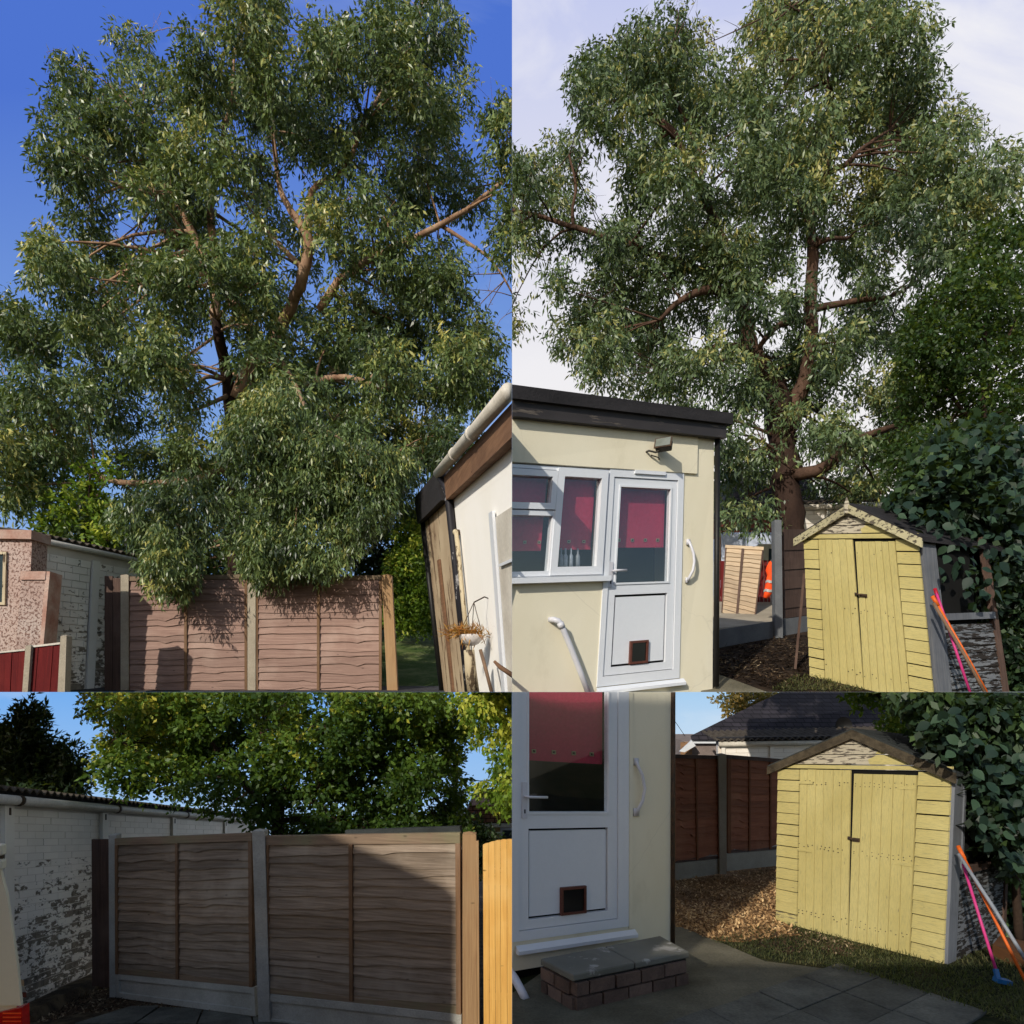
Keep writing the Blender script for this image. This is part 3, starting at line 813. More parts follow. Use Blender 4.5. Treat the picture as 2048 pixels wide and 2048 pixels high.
def post(root, x0, x1, ytop, ybase, d, mat, xb0=None, xb1=None, name='post', depth=0.10, cap=0.02):
    xb0 = x0 if xb0 is None else xb0; xb1 = x1 if xb1 is None else xb1
    f = [at(xb0, ybase, d), at(xb1, ybase, d), at(x1, ytop, d), at(x0, ytop, d)]
    b = [p + Vector((0, depth, 0)) for p in f]
    m = MB().hexa(f + b)
    if cap:
        c = (f[2] + f[3] + b[2] + b[3]) / 4 + Vector((0, 0, cap))
        m.add([f[3] + Vector((0, 0, .001)), f[2] + Vector((0, 0, .001)), b[2] + Vector((0, 0, .001)), b[3] + Vector((0, 0, .001)), c],
              [(0, 1, 4), (1, 2, 4), (2, 3, 4), (3, 0, 4)])
    return m.build(name, mat, root)

def brick_wall(root, wall, q, s0, s1, t0, t1, brick_l, brick_h, mat, wearf, gap=0.010, proud=0.010):
    """courses of bricks on quad q, each brick its own object under the wall"""
    nl = (s1 - s0) * q.U.length; nh = (t1 - t0) * q.V.length
    rows = max(1, round(nh / brick_h)); bl = brick_l / nl * (s1 - s0)
    gs = gap / q.U.length; gt = gap / q.V.length
    for r in range(rows):
        a = t0 + (t1 - t0) * r / rows; b = t0 + (t1 - t0) * (r + 1) / rows
        s = s0 - (bl * 0.5 if r % 2 else 0)
        while s < s1 - bl * 0.08:
            x0 = max(s, s0); x1 = min(s + bl, s1)
            if x1 - x0 > bl * 0.15:
                MB().qbox(q, x0 + gs * .5, x1 - gs * .5, a + gt * .5, b - gt * .5, 0.0, proud + rng.uniform(-.002, .003),
                          wearf((x0 + x1) / 2, (a + b) / 2)).build('brick', mat, wall)
            s += bl

def corrugated(root, a, b, back, pitch, amp, mat, name='roof', thick=0.02):
    """corrugated sheet whose wavy front edge runs from a to b and which goes back along vector back"""
    a, b, back = Vector(a), Vector(b), Vector(back)
    L = (b - a).length; n = int(L / pitch * 6)
    vs = []; fs = []
    for i in range(n + 1):
        p = a.lerp(b, i / n) + Vector((0, 0, amp * math.sin(2 * math.pi * i / 6)))
        vs += [p, p + back, p + back - Vector((0, 0, thick)), p - Vector((0, 0, thick))]
    for i in range(n):
        k, j = i * 4, i * 4 + 4
        fs += [(k, j, j + 1, k + 1), (k + 2, j + 2, j + 3, k + 3), (k + 3, j + 3, j, k), (k + 1, j + 1, j + 2, k + 2)]
    return mesh_obj(name, vs, fs, mat, root)

def gable_board(q, t0, t1, apex, le, re, w0, w1):
    """polygon of one gable board between heights t0 and t1, cut by the two roof slopes"""
    def lim(t):
        f = min(1, max(0, (t - le[1]) / (apex[1] - le[1]))); l = le[0] + (apex[0] - le[0]) * f
        f = min(1, max(0, (t - re[1]) / (apex[1] - re[1]))); r = re[0] + (apex[0] - re[0]) * f
        return l, r
    l0, r0 = lim(t0); l1, r1 = lim(t1)
    if t1 >= apex[1] - 1e-4: pts = [(l0, t0), (r0, t0), apex]
    else: pts = [(l0, t0), (r0, t0), (r1, t1), (l1, t1)]
    return MB().qpoly(q, pts, w0, w1)

def door_set(root, q, outer, leaf, pane, panel, flap, lever, plate, sill, blind_y, eyelets, frame_name='door_frame'):
    fr = MB()
    s0, s1, t0, t1 = q.rect(*outer); a0, a1, b0, b1 = q.rect(*leaf)
    fr.qbox(q, s0, a0, t0, t1, -0.07, 0.012); fr.qbox(q, a1, s1, t0, t1, -0.07, 0.012)
    fr.qbox(q, a0, a1, b1, t1, -0.07, 0.012); fr.qbox(q, a0, a1, t0, b0, -0.07, 0.012)
    fr.build(frame_name, 'upvc', root)
    g = q.rect(*pane); p = q.rect(*panel)
    e = 0.006 / q.U.length; et = 0.006 / q.V.length
    lf = MB()
    L0, L1, B0, B1 = a0 + e, a1 - e, b0 + et, b1 - et
    lf.qbox(q, L0, g[0], B0, B1, -0.05, 0.0); lf.qbox(q, g[1], L1, B0, B1, -0.05, 0.0)
    lf.qbox(q, g[0], g[1], g[3], B1, -0.05, 0.0); lf.qbox(q, g[0], g[1], p[3], g[2], -0.05, 0.0)
    lf.qbox(q, g[0], g[1], B0, p[2], -0.05, 0.0)
    # raised glazing beads round the pane and the panel
    bs, bt = 0.018 / q.U.length, 0.018 / q.V.length
    for r in (g,):
        lf.qbox(q, r[0] - bs, r[1] + bs, r[3], r[3] + bt, 0.0005, 0.009); lf.qbox(q, r[0] - bs, r[1] + bs, r[2] - bt, r[2], 0.0005, 0.009)
        lf.qbox(q, r[0] - bs, r[0], r[2], r[3], 0.0005, 0.009); lf.qbox(q, r[1], r[1] + bs, r[2], r[3], 0.0005, 0.009)
    d = lf.build('door', 'upvc', root)
    MB().qbox(q, g[0], g[1], g[2], g[3], -0.020, -0.014).build('pane', 'glass', d)
    if panel:
        k = 0.008
        MB().qbox(q, g[0] + k, g[1] - k, p[2] + k, p[3] - k, -0.035, -0.012).build('panel', 'upvc', d)
        MB().qbox(q, g[0], g[1], p[2], p[3], -0.05, -0.036).build('panel_gap', 'black_void', d)
    fl = q.rect(*flap)
    f = MB(); f.qframe(q, *flap, 0.022, -0.010, 0.016); cf = f.build('cat_flap', 'catflap_brown', d)
    MB().qbox(q, fl[0] + .002, fl[1] - .002, fl[2] + .002, fl[3] - .002, -0.010, 0.004).build('flap', 'smoke_plastic', cf)
    h = MB(); h.qpx(q, *plate, 0.001, 0.012); hd = h.build('handle_plate', 'white_plastic', d)
    lv = MB(); l = q.rect(*lever); tm = (l[2] + l[3]) / 2
    lv.tube([q.P(l[0] + 0.004, tm, 0.01), q.P(l[0] + 0.004, tm, 0.05), q.P(l[0] + 0.01, tm, 0.06), q.P(l[1], tm, 0.06)], 0.011, 8)
    lv.build('lever', 'white_plastic', d, True)
    kx = (plate[0] + plate[2]) / 2; ky = plate[1] + (plate[3] - plate[1]) * 0.80
    MB().qpx(q, kx - 1.3, ky - 4, kx + 1.3, ky + 4, 0.0122, 0.0135).build('keyhole', 'black_void', d)
    sl = q.rect(*sill)
    ss = MB(); ss.hexa([q.P(sl[0], sl[2], 0.055), q.P(sl[1], sl[2], 0.055), q.P(sl[1], sl[2] + (sl[3] - sl[2]) * .45, 0.055), q.P(sl[0], sl[2] + (sl[3] - sl[2]) * .45, 0.055),
                        q.P(sl[0], sl[2], 0.0125), q.P(sl[1], sl[2], 0.0125), q.P(sl[1], sl[3], 0.0125), q.P(sl[0], sl[3], 0.0125)])
    ss.build('door_sill', 'upvc', root)
    blind(root, q, pane[0] - 3, pane[1] - 4, pane[2] + 3, blind_y, eyelets)

def blind(root, q, x0, y0, x1, y1, eyelets, w=-0.10):
    b = MB(); b.qpx(q, x0, y0, x1, y1, w, w + 0.004)
    bl = b.build('blind', 'blind_red', root)
    for ex, ey, es in eyelets:
        MB().qframe(q, ex - es, ey - es, ex + es, ey + es, 0.008, w + 0.005, w + 0.012).build('eyelet', 'eyelet', bl)
        MB().qpx(q, ex - es * .7, ey - es * .7, ex + es * .7, ey + es * .7, w + 0.0045, w + 0.006).build('eyelet_hole', 'black_void', bl)

def perp(q, L):
    """horizontal vector of length L pointing away from the viewer, square to the facade"""
    n = Vector((q.n.x, q.n.y, 0)); n.normalize()
    return -n * L

# ------------------------------------------------------------------ the skies behind the four gardens
def sky_panel(x0, x1, y, z0, z1, mat):
    m = MB().hexa([(x0, y, z0), (x1, y, z0), (x1, y, z1), (x0, y, z1), (x0, y + .5, z0), (x1, y + .5, z0), (x1, y + .5, z1), (x0, y + .5, z1)])
    return tag(m.build('sky', mat, None, clip=False), kind='structure')
sky_panel(-75, 0, 46, CZ - 0.5, CZ + 62, 'sky_deep_blue')
sky_panel(0.001, 75, 46, CZ - 0.5, CZ + 62, 'sky_pale')
sky_panel(-60, 0, 38, CZ - 22, CZ, 'sky_evening_blue')
sky_panel(0.001, 60, 38, CZ - 22, CZ, 'sky_evening_pale')

# ================================================================== upper left: the tall tree over the brown fence
CLIP = (-1, 1)
FD = 10.3
# ground of this garden: level terrace under the fence, lawn rising behind it
g = MB()
g.hexa([(-14, FD - .15, CZ - .2), (-0.01, FD - .15, CZ - .2), (-0.01, FD - .15, CZ + .02), (-14, FD - .15, CZ + .02),
        (-14, FD + .9, CZ - .2), (-0.01, FD + .9, CZ - .2), (-0.01, FD + .9, CZ + .10), (-14, FD + .9, CZ + .10)])
tag(g.build('path', 'dark_path'), kind='structure')
lw = MB()
def tl_lawn(d): return CZ + 0.1 + max(0, d - FD - .9) * 0.26
ys = [FD + .9, 12.5, 14, 16, 20]
for a, b in zip(ys[:-1], ys[1:]):
    lw.hexa([(-16, a, CZ - .2), (-0.01, a, CZ - .2), (-0.01, a, tl_lawn(a)), (-16, a, tl_lawn(a)),
             (-16, b, CZ - .2), (-0.01, b, CZ - .2), (-0.01, b, tl_lawn(b)), (-16, b, tl_lawn(b))])
tag(lw.build('lawn', 'lawn'), kind='structure')

# brown overlap fence
fence = thing('garden_fence', 'pinkish brown overlap fence beneath the eucalyptus in the deep blue sky picture', 'fence', at(510, 1384, FD))
qa = Quad((256, 1400), (496, 1400), (496, 1149), (256, 1154), FD, FD)
qb = Quad((512, 1400), (764, 1400), (764, 1151), (512, 1156), FD, FD)
lap_panel(fence, qa, 15, 'fence_pink_brown', 'fence_frame', 'fence_rail', (0.49,), 0.35, 0.035, 0.03)
lap_panel(fence, qb, 15, 'fence_pink_brown', 'fence_frame', 'fence_rail', (0.50,), 0.35, 0.035, 0.03)
post(fence, 241, 257, 1150, 1400, FD - .05, 'concrete_warm')
post(fence, 495, 511, 1156, 1400, FD - .05, 'concrete_warm')
post(fence, 763, 783, 1150, 1400, FD - .06, 'new_post', 775, 796)
post(fence, 209, 225, 1152, 1400, FD - .02, 'dark_plank', name='end_board', depth=.03, cap=0)
post(fence, 226, 240, 1156, 1400, FD - .03, 'dark_plank', name='end_board', depth=.03, cap=0)

# white garage on the left
gar = thing('garage', 'white painted garage wall with corrugated roof edge beside the pinkish brown fence', 'garage', at(150, 1384, 10))
q = Quad((42, 1400), (292, 1390), (298, 1127), (66, 1078), 9.4, 11.9)
wl = MB().qbox(q, 0, 1, 0, 1, -.15, 0).build('wall', 'wall_mortar', gar)
brick_wall(gar, wl, q, 0.0, 0.44, 0.0, 0.93, 0.30, 0.11, 'wall_brick', lambda s, t: 0.5 * (1 - t) - .08 + rng.normal(0, .08))
brick_wall(gar, wl, q, 0.52, 0.98, 0.0, 0.93, 0.30, 0.11, 'wall_brick', lambda s, t: 0.55 * (1 - t) - .06 + rng.normal(0, .08))
MB().qbox(q, .45, .51, 0, .94, 0, .035).build('post', 'white_paint_concrete', gar)
MB().tube([q.P(-.02, 1.0, .05), q.P(.55, 1.0, .05), q.P(1.02, 1.0, .05)], .045, 10).build('gutter', 'gutter_white', gar, True)
corrugated(gar, q.P(-.03, 1.04, .06), q.P(1.03, 1.04, .06), perp(q, 2.6) + Vector((0, 0, .35)), .15, .022, 'corrugated')

# pink rubble outhouse and pier on the far left
out = thing('brick_outhouse', 'crumbling pink brick outhouse corner with concrete lintel beside the white garage', 'outhouse', at(40, 1384, 8.9))
qo = Quad((-60, 1400), (50, 1400), (64, 1078), (-60, 1076), 8.9, 8.9)
MB().qbox(qo, 0, 1, 0, 1, -.3, 0).build('wall', 'rubble_render', out)
MB().qpx(qo, -58, 1061, 69, 1079, -.32, .06).build('lintel', 'pink_brick', out)
wf = MB(); wf.qframe(qo, -40, 1104, 14, 1210, .035, .001, .03); wf.build('window_frame', 'weathered_pale', out)
MB().qpx(qo, -36, 1108, 10, 1206, .001, .008).build('pane', 'car_glass', out)
qp = Quad((24, 1400), (78, 1400), (101, 1143), (44, 1143), 8.5, 8.55)
MB().qbox(qp, 0, .86, 0, .985, -.3, 0).build('pier', 'rubble_render', out)
MB().qbox(qp, .861, 1.0, 0, 1.0, -.3, .012).build('pier_edge', 'pink_brick', out)
MB().qbox(qp, -.02, .86, .935, 1.0, -.29, .02).build('coping', 'pink_brick', out)

# low red fence
rf = thing('red_fence', 'low dark red vertical board fence with concrete posts by the rubble pier', 'fence', at(60, 1384, 7.8))
for qd in (Quad((-70, 1400), (46, 1400), (52, 1300), (-70, 1312), 7.8, 7.8), Quad((54, 1400), (114, 1400), (122, 1287), (63, 1294), 7.8, 7.8)):
    n = max(3, int(qd.U.length / .075))
    for k in range(n):
        MB().qbox(qd, k / n + .004, (k + 1) / n - .004, 0, 1, -.012 - .006 * (k % 2), .008 - .006 * (k % 2)).build('board', 'red_fence', rf)
    MB().qbox(qd, 0, 1, .985, 1.02, -.03, .02).build('capping', 'gutter_white', rf)
post(rf, 51, 62, 1292, 1400, 7.75, 'concrete_warm', 43, 54)
post(rf, 121, 133, 1272, 1400, 7.75, 'concrete_warm', 114, 129)

# white house on the right edge
hs = thing('white_house', 'sunlit white rendered house with white gutter and brown fascia at the fence end', 'house', at(960, 1384, 7.5))
q = Quad((948, 1400), (1090, 1440), (1060, 842), (906, 985), 8.4, 4.9)
w = MB(); w.qbox(q, 0, 1, 0, 1.0, -.6, 0); w.build('wall', 'white_render', hs)
MB().qbox(q, -.02, 1.02, .965, 1.075, .001, .10).build('fascia', 'fascia_brown', hs)
MB().tube([q.P(-.03, 1.10, .15), q.P(.3, 1.10, .15), q.P(.62, 1.10, .15), q.P(1.0, 1.10, .15)], .062, 12).build('gutter', 'gutter_white', hs, True)
for s in (.32, .6):
    MB().tube([q.P(s, 1.10, .15), q.P(s + .02, 1.10, .15)], .072, 12).build('gutter_joint', 'gutter_white', hs, True)
MB().qpx(q, 996, 1015, 1003, 1392, .002, .03).build('window_frame', 'upvc', hs)
MB().qpx(q, 1004, 1120, 1040, 1126, .002, .03).build('window_frame', 'upvc', hs)
MB().qpx(q, 1004, 1015, 1040, 1392, .001, .006).build('pane', 'gutter_white', hs)
MB().tube([q.P(-.012, 1.08, .12), q.P(-.004, 1.0, .06), q.P(-.004, .7, .055), q.P(-.004, .0, .055)], .052, 10).build('downpipe', 'pipe_flaked', hs, True)
MB().tube([q.P(.07, .80, .05), q.P(.07, .0, .05)], .03, 8).build('waste_pipe', 'weathered_pale', hs, True)
MB().tube([q.P(.05, .80, .0), q.P(.07, .80, .07)], .035, 8).build('pipe_elbow', 'weathered_pale', hs, True)
qe = Quad((890, 1400), (938, 1400), (897, 1000), (850, 1045), 10.2, 8.5)
MB().qbox(qe, 0, 1, 0, 1, -.4, 0).build('side_wall', 'brown_wall', hs)
MB().qbox(qe, -.06, 1.0, 1.0, 1.15, -.4, .10).build('dark_fascia', 'felt_black', hs)
MB().tube([qe.P(-.02, 1.0, .03), qe.P(-.02, 0, .03)], .04, 8).build('downpipe', 'black_paint', hs, True)
MB().qbox(qe, .42, .50, 0, .75, .002, .03).build('board', 'fascia_brown', hs)

# hanging basket and sticks against the white wall
hb = thing('hanging_basket', 'white hanging basket with dried orange plants on the sunlit white house wall', 'basket', at(944, 1298, 6.9))
c = at(942, 1270, 6.9)
bm_ = MB(); vs = []; fs = []
for i in range(7):
    a = math.pi / 2 * i / 6; rr = .125 * math.cos(a); zz = -.115 * math.sin(a)
    for k in range(14):
        g_ = 2 * math.pi * k / 14; vs.append(c + Vector((rr * math.cos(g_), rr * math.sin(g_), zz)))
for i in range(6):
    for k in range(14):
        fs.append((i * 14 + k, i * 14 + (k + 1) % 14, (i + 1) * 14 + (k + 1) % 14, (i + 1) * 14 + k))
fs.append(tuple(range(14)))
bm_.add(vs, fs).build('bowl', 'bowl_white', hb, True)
ch = MB()
for dx in (-.12, .12, 0):
    ch.tube([c + Vector((dx, -.06 if dx else .12, 0)), c + Vector((0.03, 0, .34))], .004, 4)
ch.build('chains', 'rust_metal', hb)
MB().tube([c + Vector((.03, 0, .34)), c + Vector((.14, .02, .40)), c + Vector((.20, .06, .38))], .008, 6).build('bracket', 'rust_metal', hb)
n = 420; base = at(944, 1298, 6.9)
p = np.array(c) + rng.normal(0, 1, (n, 3)) * np.array([.09, .06, .03]) + np.array([0, 0, .02]); p[: n // 3, 0] -= .09
a = unit(rng.normal(size=(n, 3)) + np.array([-.6, -.2, .2])) * rng.uniform(.05, .14, (n, 1))
wv = unit(np.cross(a, rng.normal(size=(n, 3)))) * .006
leaf_mesh('dried_plants', base, p, a, wv, rng.random(n), 'leaf_dry', hb)
sp = thing('garden_stake', 'pale weathered stake standing under the hanging basket', 'stake', at(945, 1384, 6.6))
MB().tube([at(938, 1300, 6.6), at(941, 1340, 6.6), at(947, 1392, 6.6)], [.055, .06, .066], 8).build('stake', 'weathered_pale', sp, True)
sp = thing('leaning_stick', 'thin grey stick leaning on the white house by the basket', 'stick', at(985, 1384, 6.2))
MB().tube([at(961, 1300, 6.4), at(972, 1340, 6.3), at(986, 1395, 6.2)], .018, 6).build('stick', 'pole_wood', sp, True)
sp = thing('tool_handle', 'reddish brown tool handle poking in low by the white house wall', 'tool', at(1005, 1330, 5.6))
MB().tube([at(988, 1322, 5.6), at(1000, 1334, 5.6), at(1030, 1354, 5.55)], [.012, .02, .022], 8).build('handle', 'fascia_brown', sp, True)

# the eucalyptus
TD = 14.0
poly = [(0, 600), (30, 575), (62, 520), (66, 440), (70, 300), (66, 270), (82, 215), (80, 160), (108, 118), (160, 92), (205, 36), (225, 38), (250, 62), (300, 10), (310, -40),
        (560, -40), (566, 20), (590, 45), (605, 15), (628, 12), (640, 40), (690, 30), (712, 60), (735, 10), (745, -40), (880, -40), (905, 10), (925, 60), (930, 110),
        (950, 190), (945, 215), (915, 240), (905, 270), (935, 300), (965, 280), (970, 215), (990, 195), (1060, 200), (1060, 520), (1010, 530), (970, 500), (945, 560),
        (990, 640), (1010, 700), (995, 770), (950, 850), (930, 930), (870, 960), (850, 1050), (780, 1060), (745, 1080), (735, 1120), (700, 1130), (660, 1150), (560, 1165),
        (500, 1165), (488, 1100), (470, 1090), (455, 1130), (400, 1120), (385, 1190), (330, 1205), (290, 1180), (280, 1120), (205, 1085), (150, 1065), (90, 1050), (0, 1045), (-60, 900), (-60, 620)]
holes = [(585, 392, 30, 42), (565, 490, 28, 38), (640, 480, 22, 26), (672, 222, 30, 20), (690, 372, 14, 22), (610, 400, 20, 50), (425, 765, 36, 34), (222, 702, 22, 18), (395, 735, 18, 20),
         (85, 1020, 20, 16), (740, 300, 16, 20), (830, 470, 26, 24), (330, 470, 16, 20), (320, 420, 14, 16), (700, 760, 26, 14), (480, 250, 12, 14), (865, 540, 16, 14), (800, 100, 14, 16), (470, 600, 12, 16),
         (960, 560, 40, 50), (1000, 620, 30, 30), (760, 480, 18, 14), (425, 640, 16, 60), (575, 520, 16, 30), (450, 700, 12, 40)]
def tl_t(x, y): return 0.10 * np.sin(x * .011 + 1.0) * np.cos(y * .013) - 0.08
lines = [
    [(476, 1180, 13.7, 17), (472, 1080, 13.7, 16), (466, 960, 13.8, 15), (462, 860, 13.9, 14), (456, 770, 14, 12), (444, 700, 13.6, 11), (432, 640, 13.4, 10)],
    [(432, 640, 13.4, 10), (430, 570, 13.6, 9), (400, 500, 13.8, 8), (366, 424, 13.8, 7), (318, 345, 14, 5), (290, 250, 14, 3)],
    [(470, 800, 14, 12), (509, 684, 14.1, 11), (466, 604, 14, 10), (437, 530, 14, 8), (420, 420, 14.2, 7), (440, 300, 14.2, 5), (462, 200, 14.2, 4), (470, 90, 14, 2)],
    [(500, 760, 14.4, 12), (570, 640, 14.2, 11), (606, 551, 13.6, 11), (616, 477, 13.5, 10), (583, 424, 13.5, 7), (556, 360, 13.6, 5), (545, 240, 13.8, 3)],
    [(616, 477, 13.5, 8), (625, 381, 13.6, 6), (689, 339, 13.6, 5), (730, 240, 13.6, 4), (800, 130, 13.8, 3), (840, 80, 13.8, 1.5)],
    [(608, 540, 13.6, 6), (551, 482, 13.5, 5), (510, 430, 13.6, 3)],
    [(640, 620, 14, 9), (694, 546, 13.6, 8), (770, 505, 13.5, 7), (848, 466, 13.5, 6), (933, 419, 13.6, 5), (1060, 320, 13.8, 3)],
    [(880, 450, 13.6, 4), (970, 509, 13.6, 3), (1010, 560, 13.6, 2), (1040, 620, 13.6, 1.5)],
    [(520, 820, 14.2, 8), (610, 770, 13.6, 6), (689, 754, 13.2, 6), (774, 780, 13.2, 4), (830, 800, 13.2, 2)],
    [(466, 930, 13.8, 8), (380, 960, 13.2, 6), (240, 965, 13, 6), (150, 930, 13.2, 4), (60, 890, 13.4, 2)],
    [(458, 790, 14, 5), (420, 808, 13.4, 3.5), (387, 822, 13.2, 2)],
    [(458, 760, 14, 5), (410, 755, 13.4, 3.5), (385, 790, 13.2, 2)],
    [(452, 760, 14, 4), (400, 735, 13.4, 3), (360, 745, 13.2, 1.5)],
    [(640, 880, 13.4, 4), (720, 900, 13, 3), (775, 915, 12.8, 3), (815, 890, 12.8, 2)],
]
plant('eucalyptus_tree', 'tall eucalyptus with dense drooping foliage filling the deep blue sky picture', 'tree', at(476, 1384, 13.8), poly, holes, TD, 2.2, 235, 47, 20500, 14,
      (.14, .042), 0.7, 'leaf_euc', lines, 'bark_euc', 'bark_pale', tl_t, 4)
# boughs that hang forward over the fence
eu = bpy.data.objects['eucalyptus_tree']
for k, (pb, nc, ns) in enumerate((([(465, 830), (500, 790), (560, 760), (620, 800), (680, 880), (760, 890), (830, 900), (810, 990), (745, 1060), (700, 1120), (645, 1158), (590, 1135), (560, 1165), (500, 1160), (490, 1090), (455, 1000), (450, 900)], 40, 3600),
                                  ([(215, 1030), (260, 980), (320, 930), (410, 940), (440, 1000), (420, 1060), (395, 1090), (385, 1150), (365, 1200), (340, 1170), (315, 1204), (292, 1150), (270, 1090)], 18, 1100))):
    r_ = crown(pb, [(450, 1080, 26, 50)], 9.85, .28, nc, 46, ns, 14, (.105, .025), .95, tl_t)
    leaf_mesh('hanging_foliage', at(476, 1384, 13.8), *r_[:4], 'leaf_euc', eu)
limbs([[(560, 720, 13.6, 6), (590, 770, 12, 5), (610, 830, 10.4, 4), (600, 940, 9.9, 3), (590, 1060, 9.8, 1.5)], [(620, 840, 10.3, 3), (700, 890, 9.9, 2.5), (775, 930, 9.8, 2)],
       [(380, 960, 13.2, 4), (340, 1000, 11, 3), (320, 1090, 9.9, 2)]], [], 'bark_pale', 'bark_pale', eu)
hd = thing('hedge', 'dark undergrowth behind the pinkish brown fence below the big tree', 'hedge', at(500, 1250, 15.5))
r_ = crown([(170, 1110), (260, 1060), (400, 1040), (560, 1050), (700, 1030), (800, 1000), (860, 980), (890, 1040), (885, 1180), (800, 1240), (170, 1240)], [], 15.6, .4, 60, 40, 4200, 8, (.13, .06), .3)
leaf_mesh('foliage', at(500, 1250, 15.5), *r_[:4], 'leaf_dark', hd)
# bright shrubs glimpsed behind
plant('garden_shrub', 'bright yellow green shrub glimpsed behind the garage roof under the big tree', 'shrub', at(170, 1090, 12.6), [(75, 1080), (85, 1000), (130, 960), (205, 870), (240, 890), (230, 960), (260, 1040), (230, 1085), (90, 1085)],
      [(120, 960, 20, 20)], 12.6, .4, 16, 34, 620, 10, (.12, .055), .3, 'leaf_light', [[(170, 1110, 12.6, 4), (175, 1040, 12.6, 3), (180, 950, 12.6, 1.5)]], 'bark_dark')
plant('garden_shrub', 'green shrub growing in the gap between the fence end and the white house', 'shrub', at(830, 1255, 15.2), [(770, 1250), (780, 1120), (800, 1060), (850, 1030), (880, 1060), (885, 1250), (820, 1262)],
      [], 14.6, .4, 22, 30, 1700, 9, (.10, .05), .3, 'leaf_light', [[(828, 1255, 15.2, 4), (830, 1180, 15.2, 3), (835, 1100, 15.2, 1.5)]], 'bark_dark')

# ================================================================== upper right: cream house, yellow shed and tree, pale sky
CLIP = (1, 1)
H0, SL = 1.8, 0.265
def tr_surf(x, y):
    d = H0 * F / (y - (PY - SL * F))
    return at(x, y, d)
def tr_z(d): return CZ - H0 + SL * d
g = MB()
ys = [6.2, 7, 8, 10, 12]
for a, b in zip(ys[:-1], ys[1:]):
    xa, xb, xc, xd = .28 * a, .28 * b, .52 * a + .4, .52 * b + .4
    g.hexa([(xa, a, tr_z(a) - .25), (xc, a, tr_z(a) - .25), (xc, a, tr_z(a)), (xa, a, tr_z(a)), (xb, b, tr_z(b) - .25), (xd, b, tr_z(b) - .25), (xd, b, tr_z(b)), (xb, b, tr_z(b))])
tag(g.build('ground', 'soil_mulch'), kind='structure')
pt = [tr_surf(*p) for p in ((1400, 1392), (1424, 1352), (1446, 1357), (1540, 1392))]
pm = MB(); up = Vector((0, 0, .03)); dn = Vector((0, 0, -.1))
pm.hexa([p + up for p in pt] + [p + dn for p in pt])
tag(pm.build('path', 'path_concrete'), kind='structure')

hs = thing('cream_house', 'cream rendered flat roofed extension with red blinds under a pale sky', 'house', at(1300, 1384, 6.4))
q = Quad((960, 1442), (1425, 1384), (1428, 872), (1024, 830), 5.69, 6.8)
w = MB()
sw0, sw1, tw0, tw1 = q.rect(960, 931, 1213, 1156)
sd0, sd1, td0, td1 = q.rect(1206, 942, 1362, 1364)
sj = q.st(1214, 1100)[0]
w.qbox(q, -.05, 1, td1, 1, -.22, 0)
w.qbox(q, sd1, 1, -.1, td1, -.22, 0)
w.qbox(q, -.05, sj, -.1, tw0, -.22, 0)
w.qbox(q, sj, sd1, -.1, td0, -.22, 0)
b = perp(q, 1.0)
w.hexa([q.P(1, -.1, -.221), q.P(1, 1, -.221), q.P(1, 1, -.221) + b, q.P(1, -.1, -.221) + b] + [p - q.U.normalized() * .2 for p in (q.P(1, -.1, -.221), q.P(1, 1, -.221), q.P(1, 1, -.221) + b, q.P(1, -.1, -.221) + b)])
w.build('wall', 'cream_render', hs)
bd = MB(); s0 = q.st(1392, 935)[0]
bd.qbox(q, -.05, s0, q.st(1200, 936)[1], .985, .001, .022); bd.build('render_band', 'cream_render', hs)
MB().qbox(q, -.05, 1, -.1, 1, -.75, -.7).build('interior', 'interior_dark', hs)
# fascia and flat roof
MB().qbox(q, -.05, 1.035, .985, 1.042, .001, .09).build('fascia', 'fascia_dark', hs)
MB().qbox(q, -.05, 1.06, 1.035, 1.078, -.3, .13).build('roof_edge', 'felt_black', hs)
rp = [q.P(-.05, 1.06, -.3), q.P(1.06, 1.06, -.3)]
MB().hexa([rp[0], rp[1], rp[1] + b, rp[0] + b] + [p + Vector((0, 0, -.08)) for p in (rp[0], rp[1], rp[1] + b, rp[0] + b)]).build('roof', 'felt_black', hs)
MB().tube([q.P(1.012, .985, .02), q.P(1.012, .5, .02), q.P(1.012, .02, .02)], .028, 8).build('downpipe', 'black_paint', hs, True)
# window
f = MB(); f.qframe(q, 940, 931, 1213, 1156, .03, -.07, .004)
f.qpx(q, 1104, 938, 1108, 1150, -.07, .004)
wfm = f.build('window_frame', 'upvc', hs)
for (x0, y0, x1, y1, b_) in ((948, 938, 1111, 1018, .055), (944, 1020, 1108, 1154, .045), (1106, 939, 1208, 1150, .075)):
    sm = MB(); sm.qframe(q, x0, y0, x1, y1, b_, -.05, .028 if b_ > .05 else .015); so = sm.build('sash', 'upvc', hs)
    a = q.rect(x0, y0, x1, y1); e = b_ * .9
    MB().qbox(q, a[0] + e / q.U.length, a[1] - e / q.U.length, a[2] + e / q.V.length, a[3] - e / q.V.length, -.02, -.014).build('pane', 'glass', so)
sl = q.rect(940, 1156, 1214, 1167)
MB().qbox(q, sl[0], sl[1], sl[2], sl[3], .0, .07).build('window_sill', 'upvc', hs)
blind(hs, q, 950, 945, 1098, 1099, [(1027, 1080, 3), (1059, 1081, 3), (1088, 1081, 3)])
blind(hs, q, 1118, 950, 1197, 1096, [(1148, 1080, 3), (1178, 1080, 3), (1122, 1081, 3)])
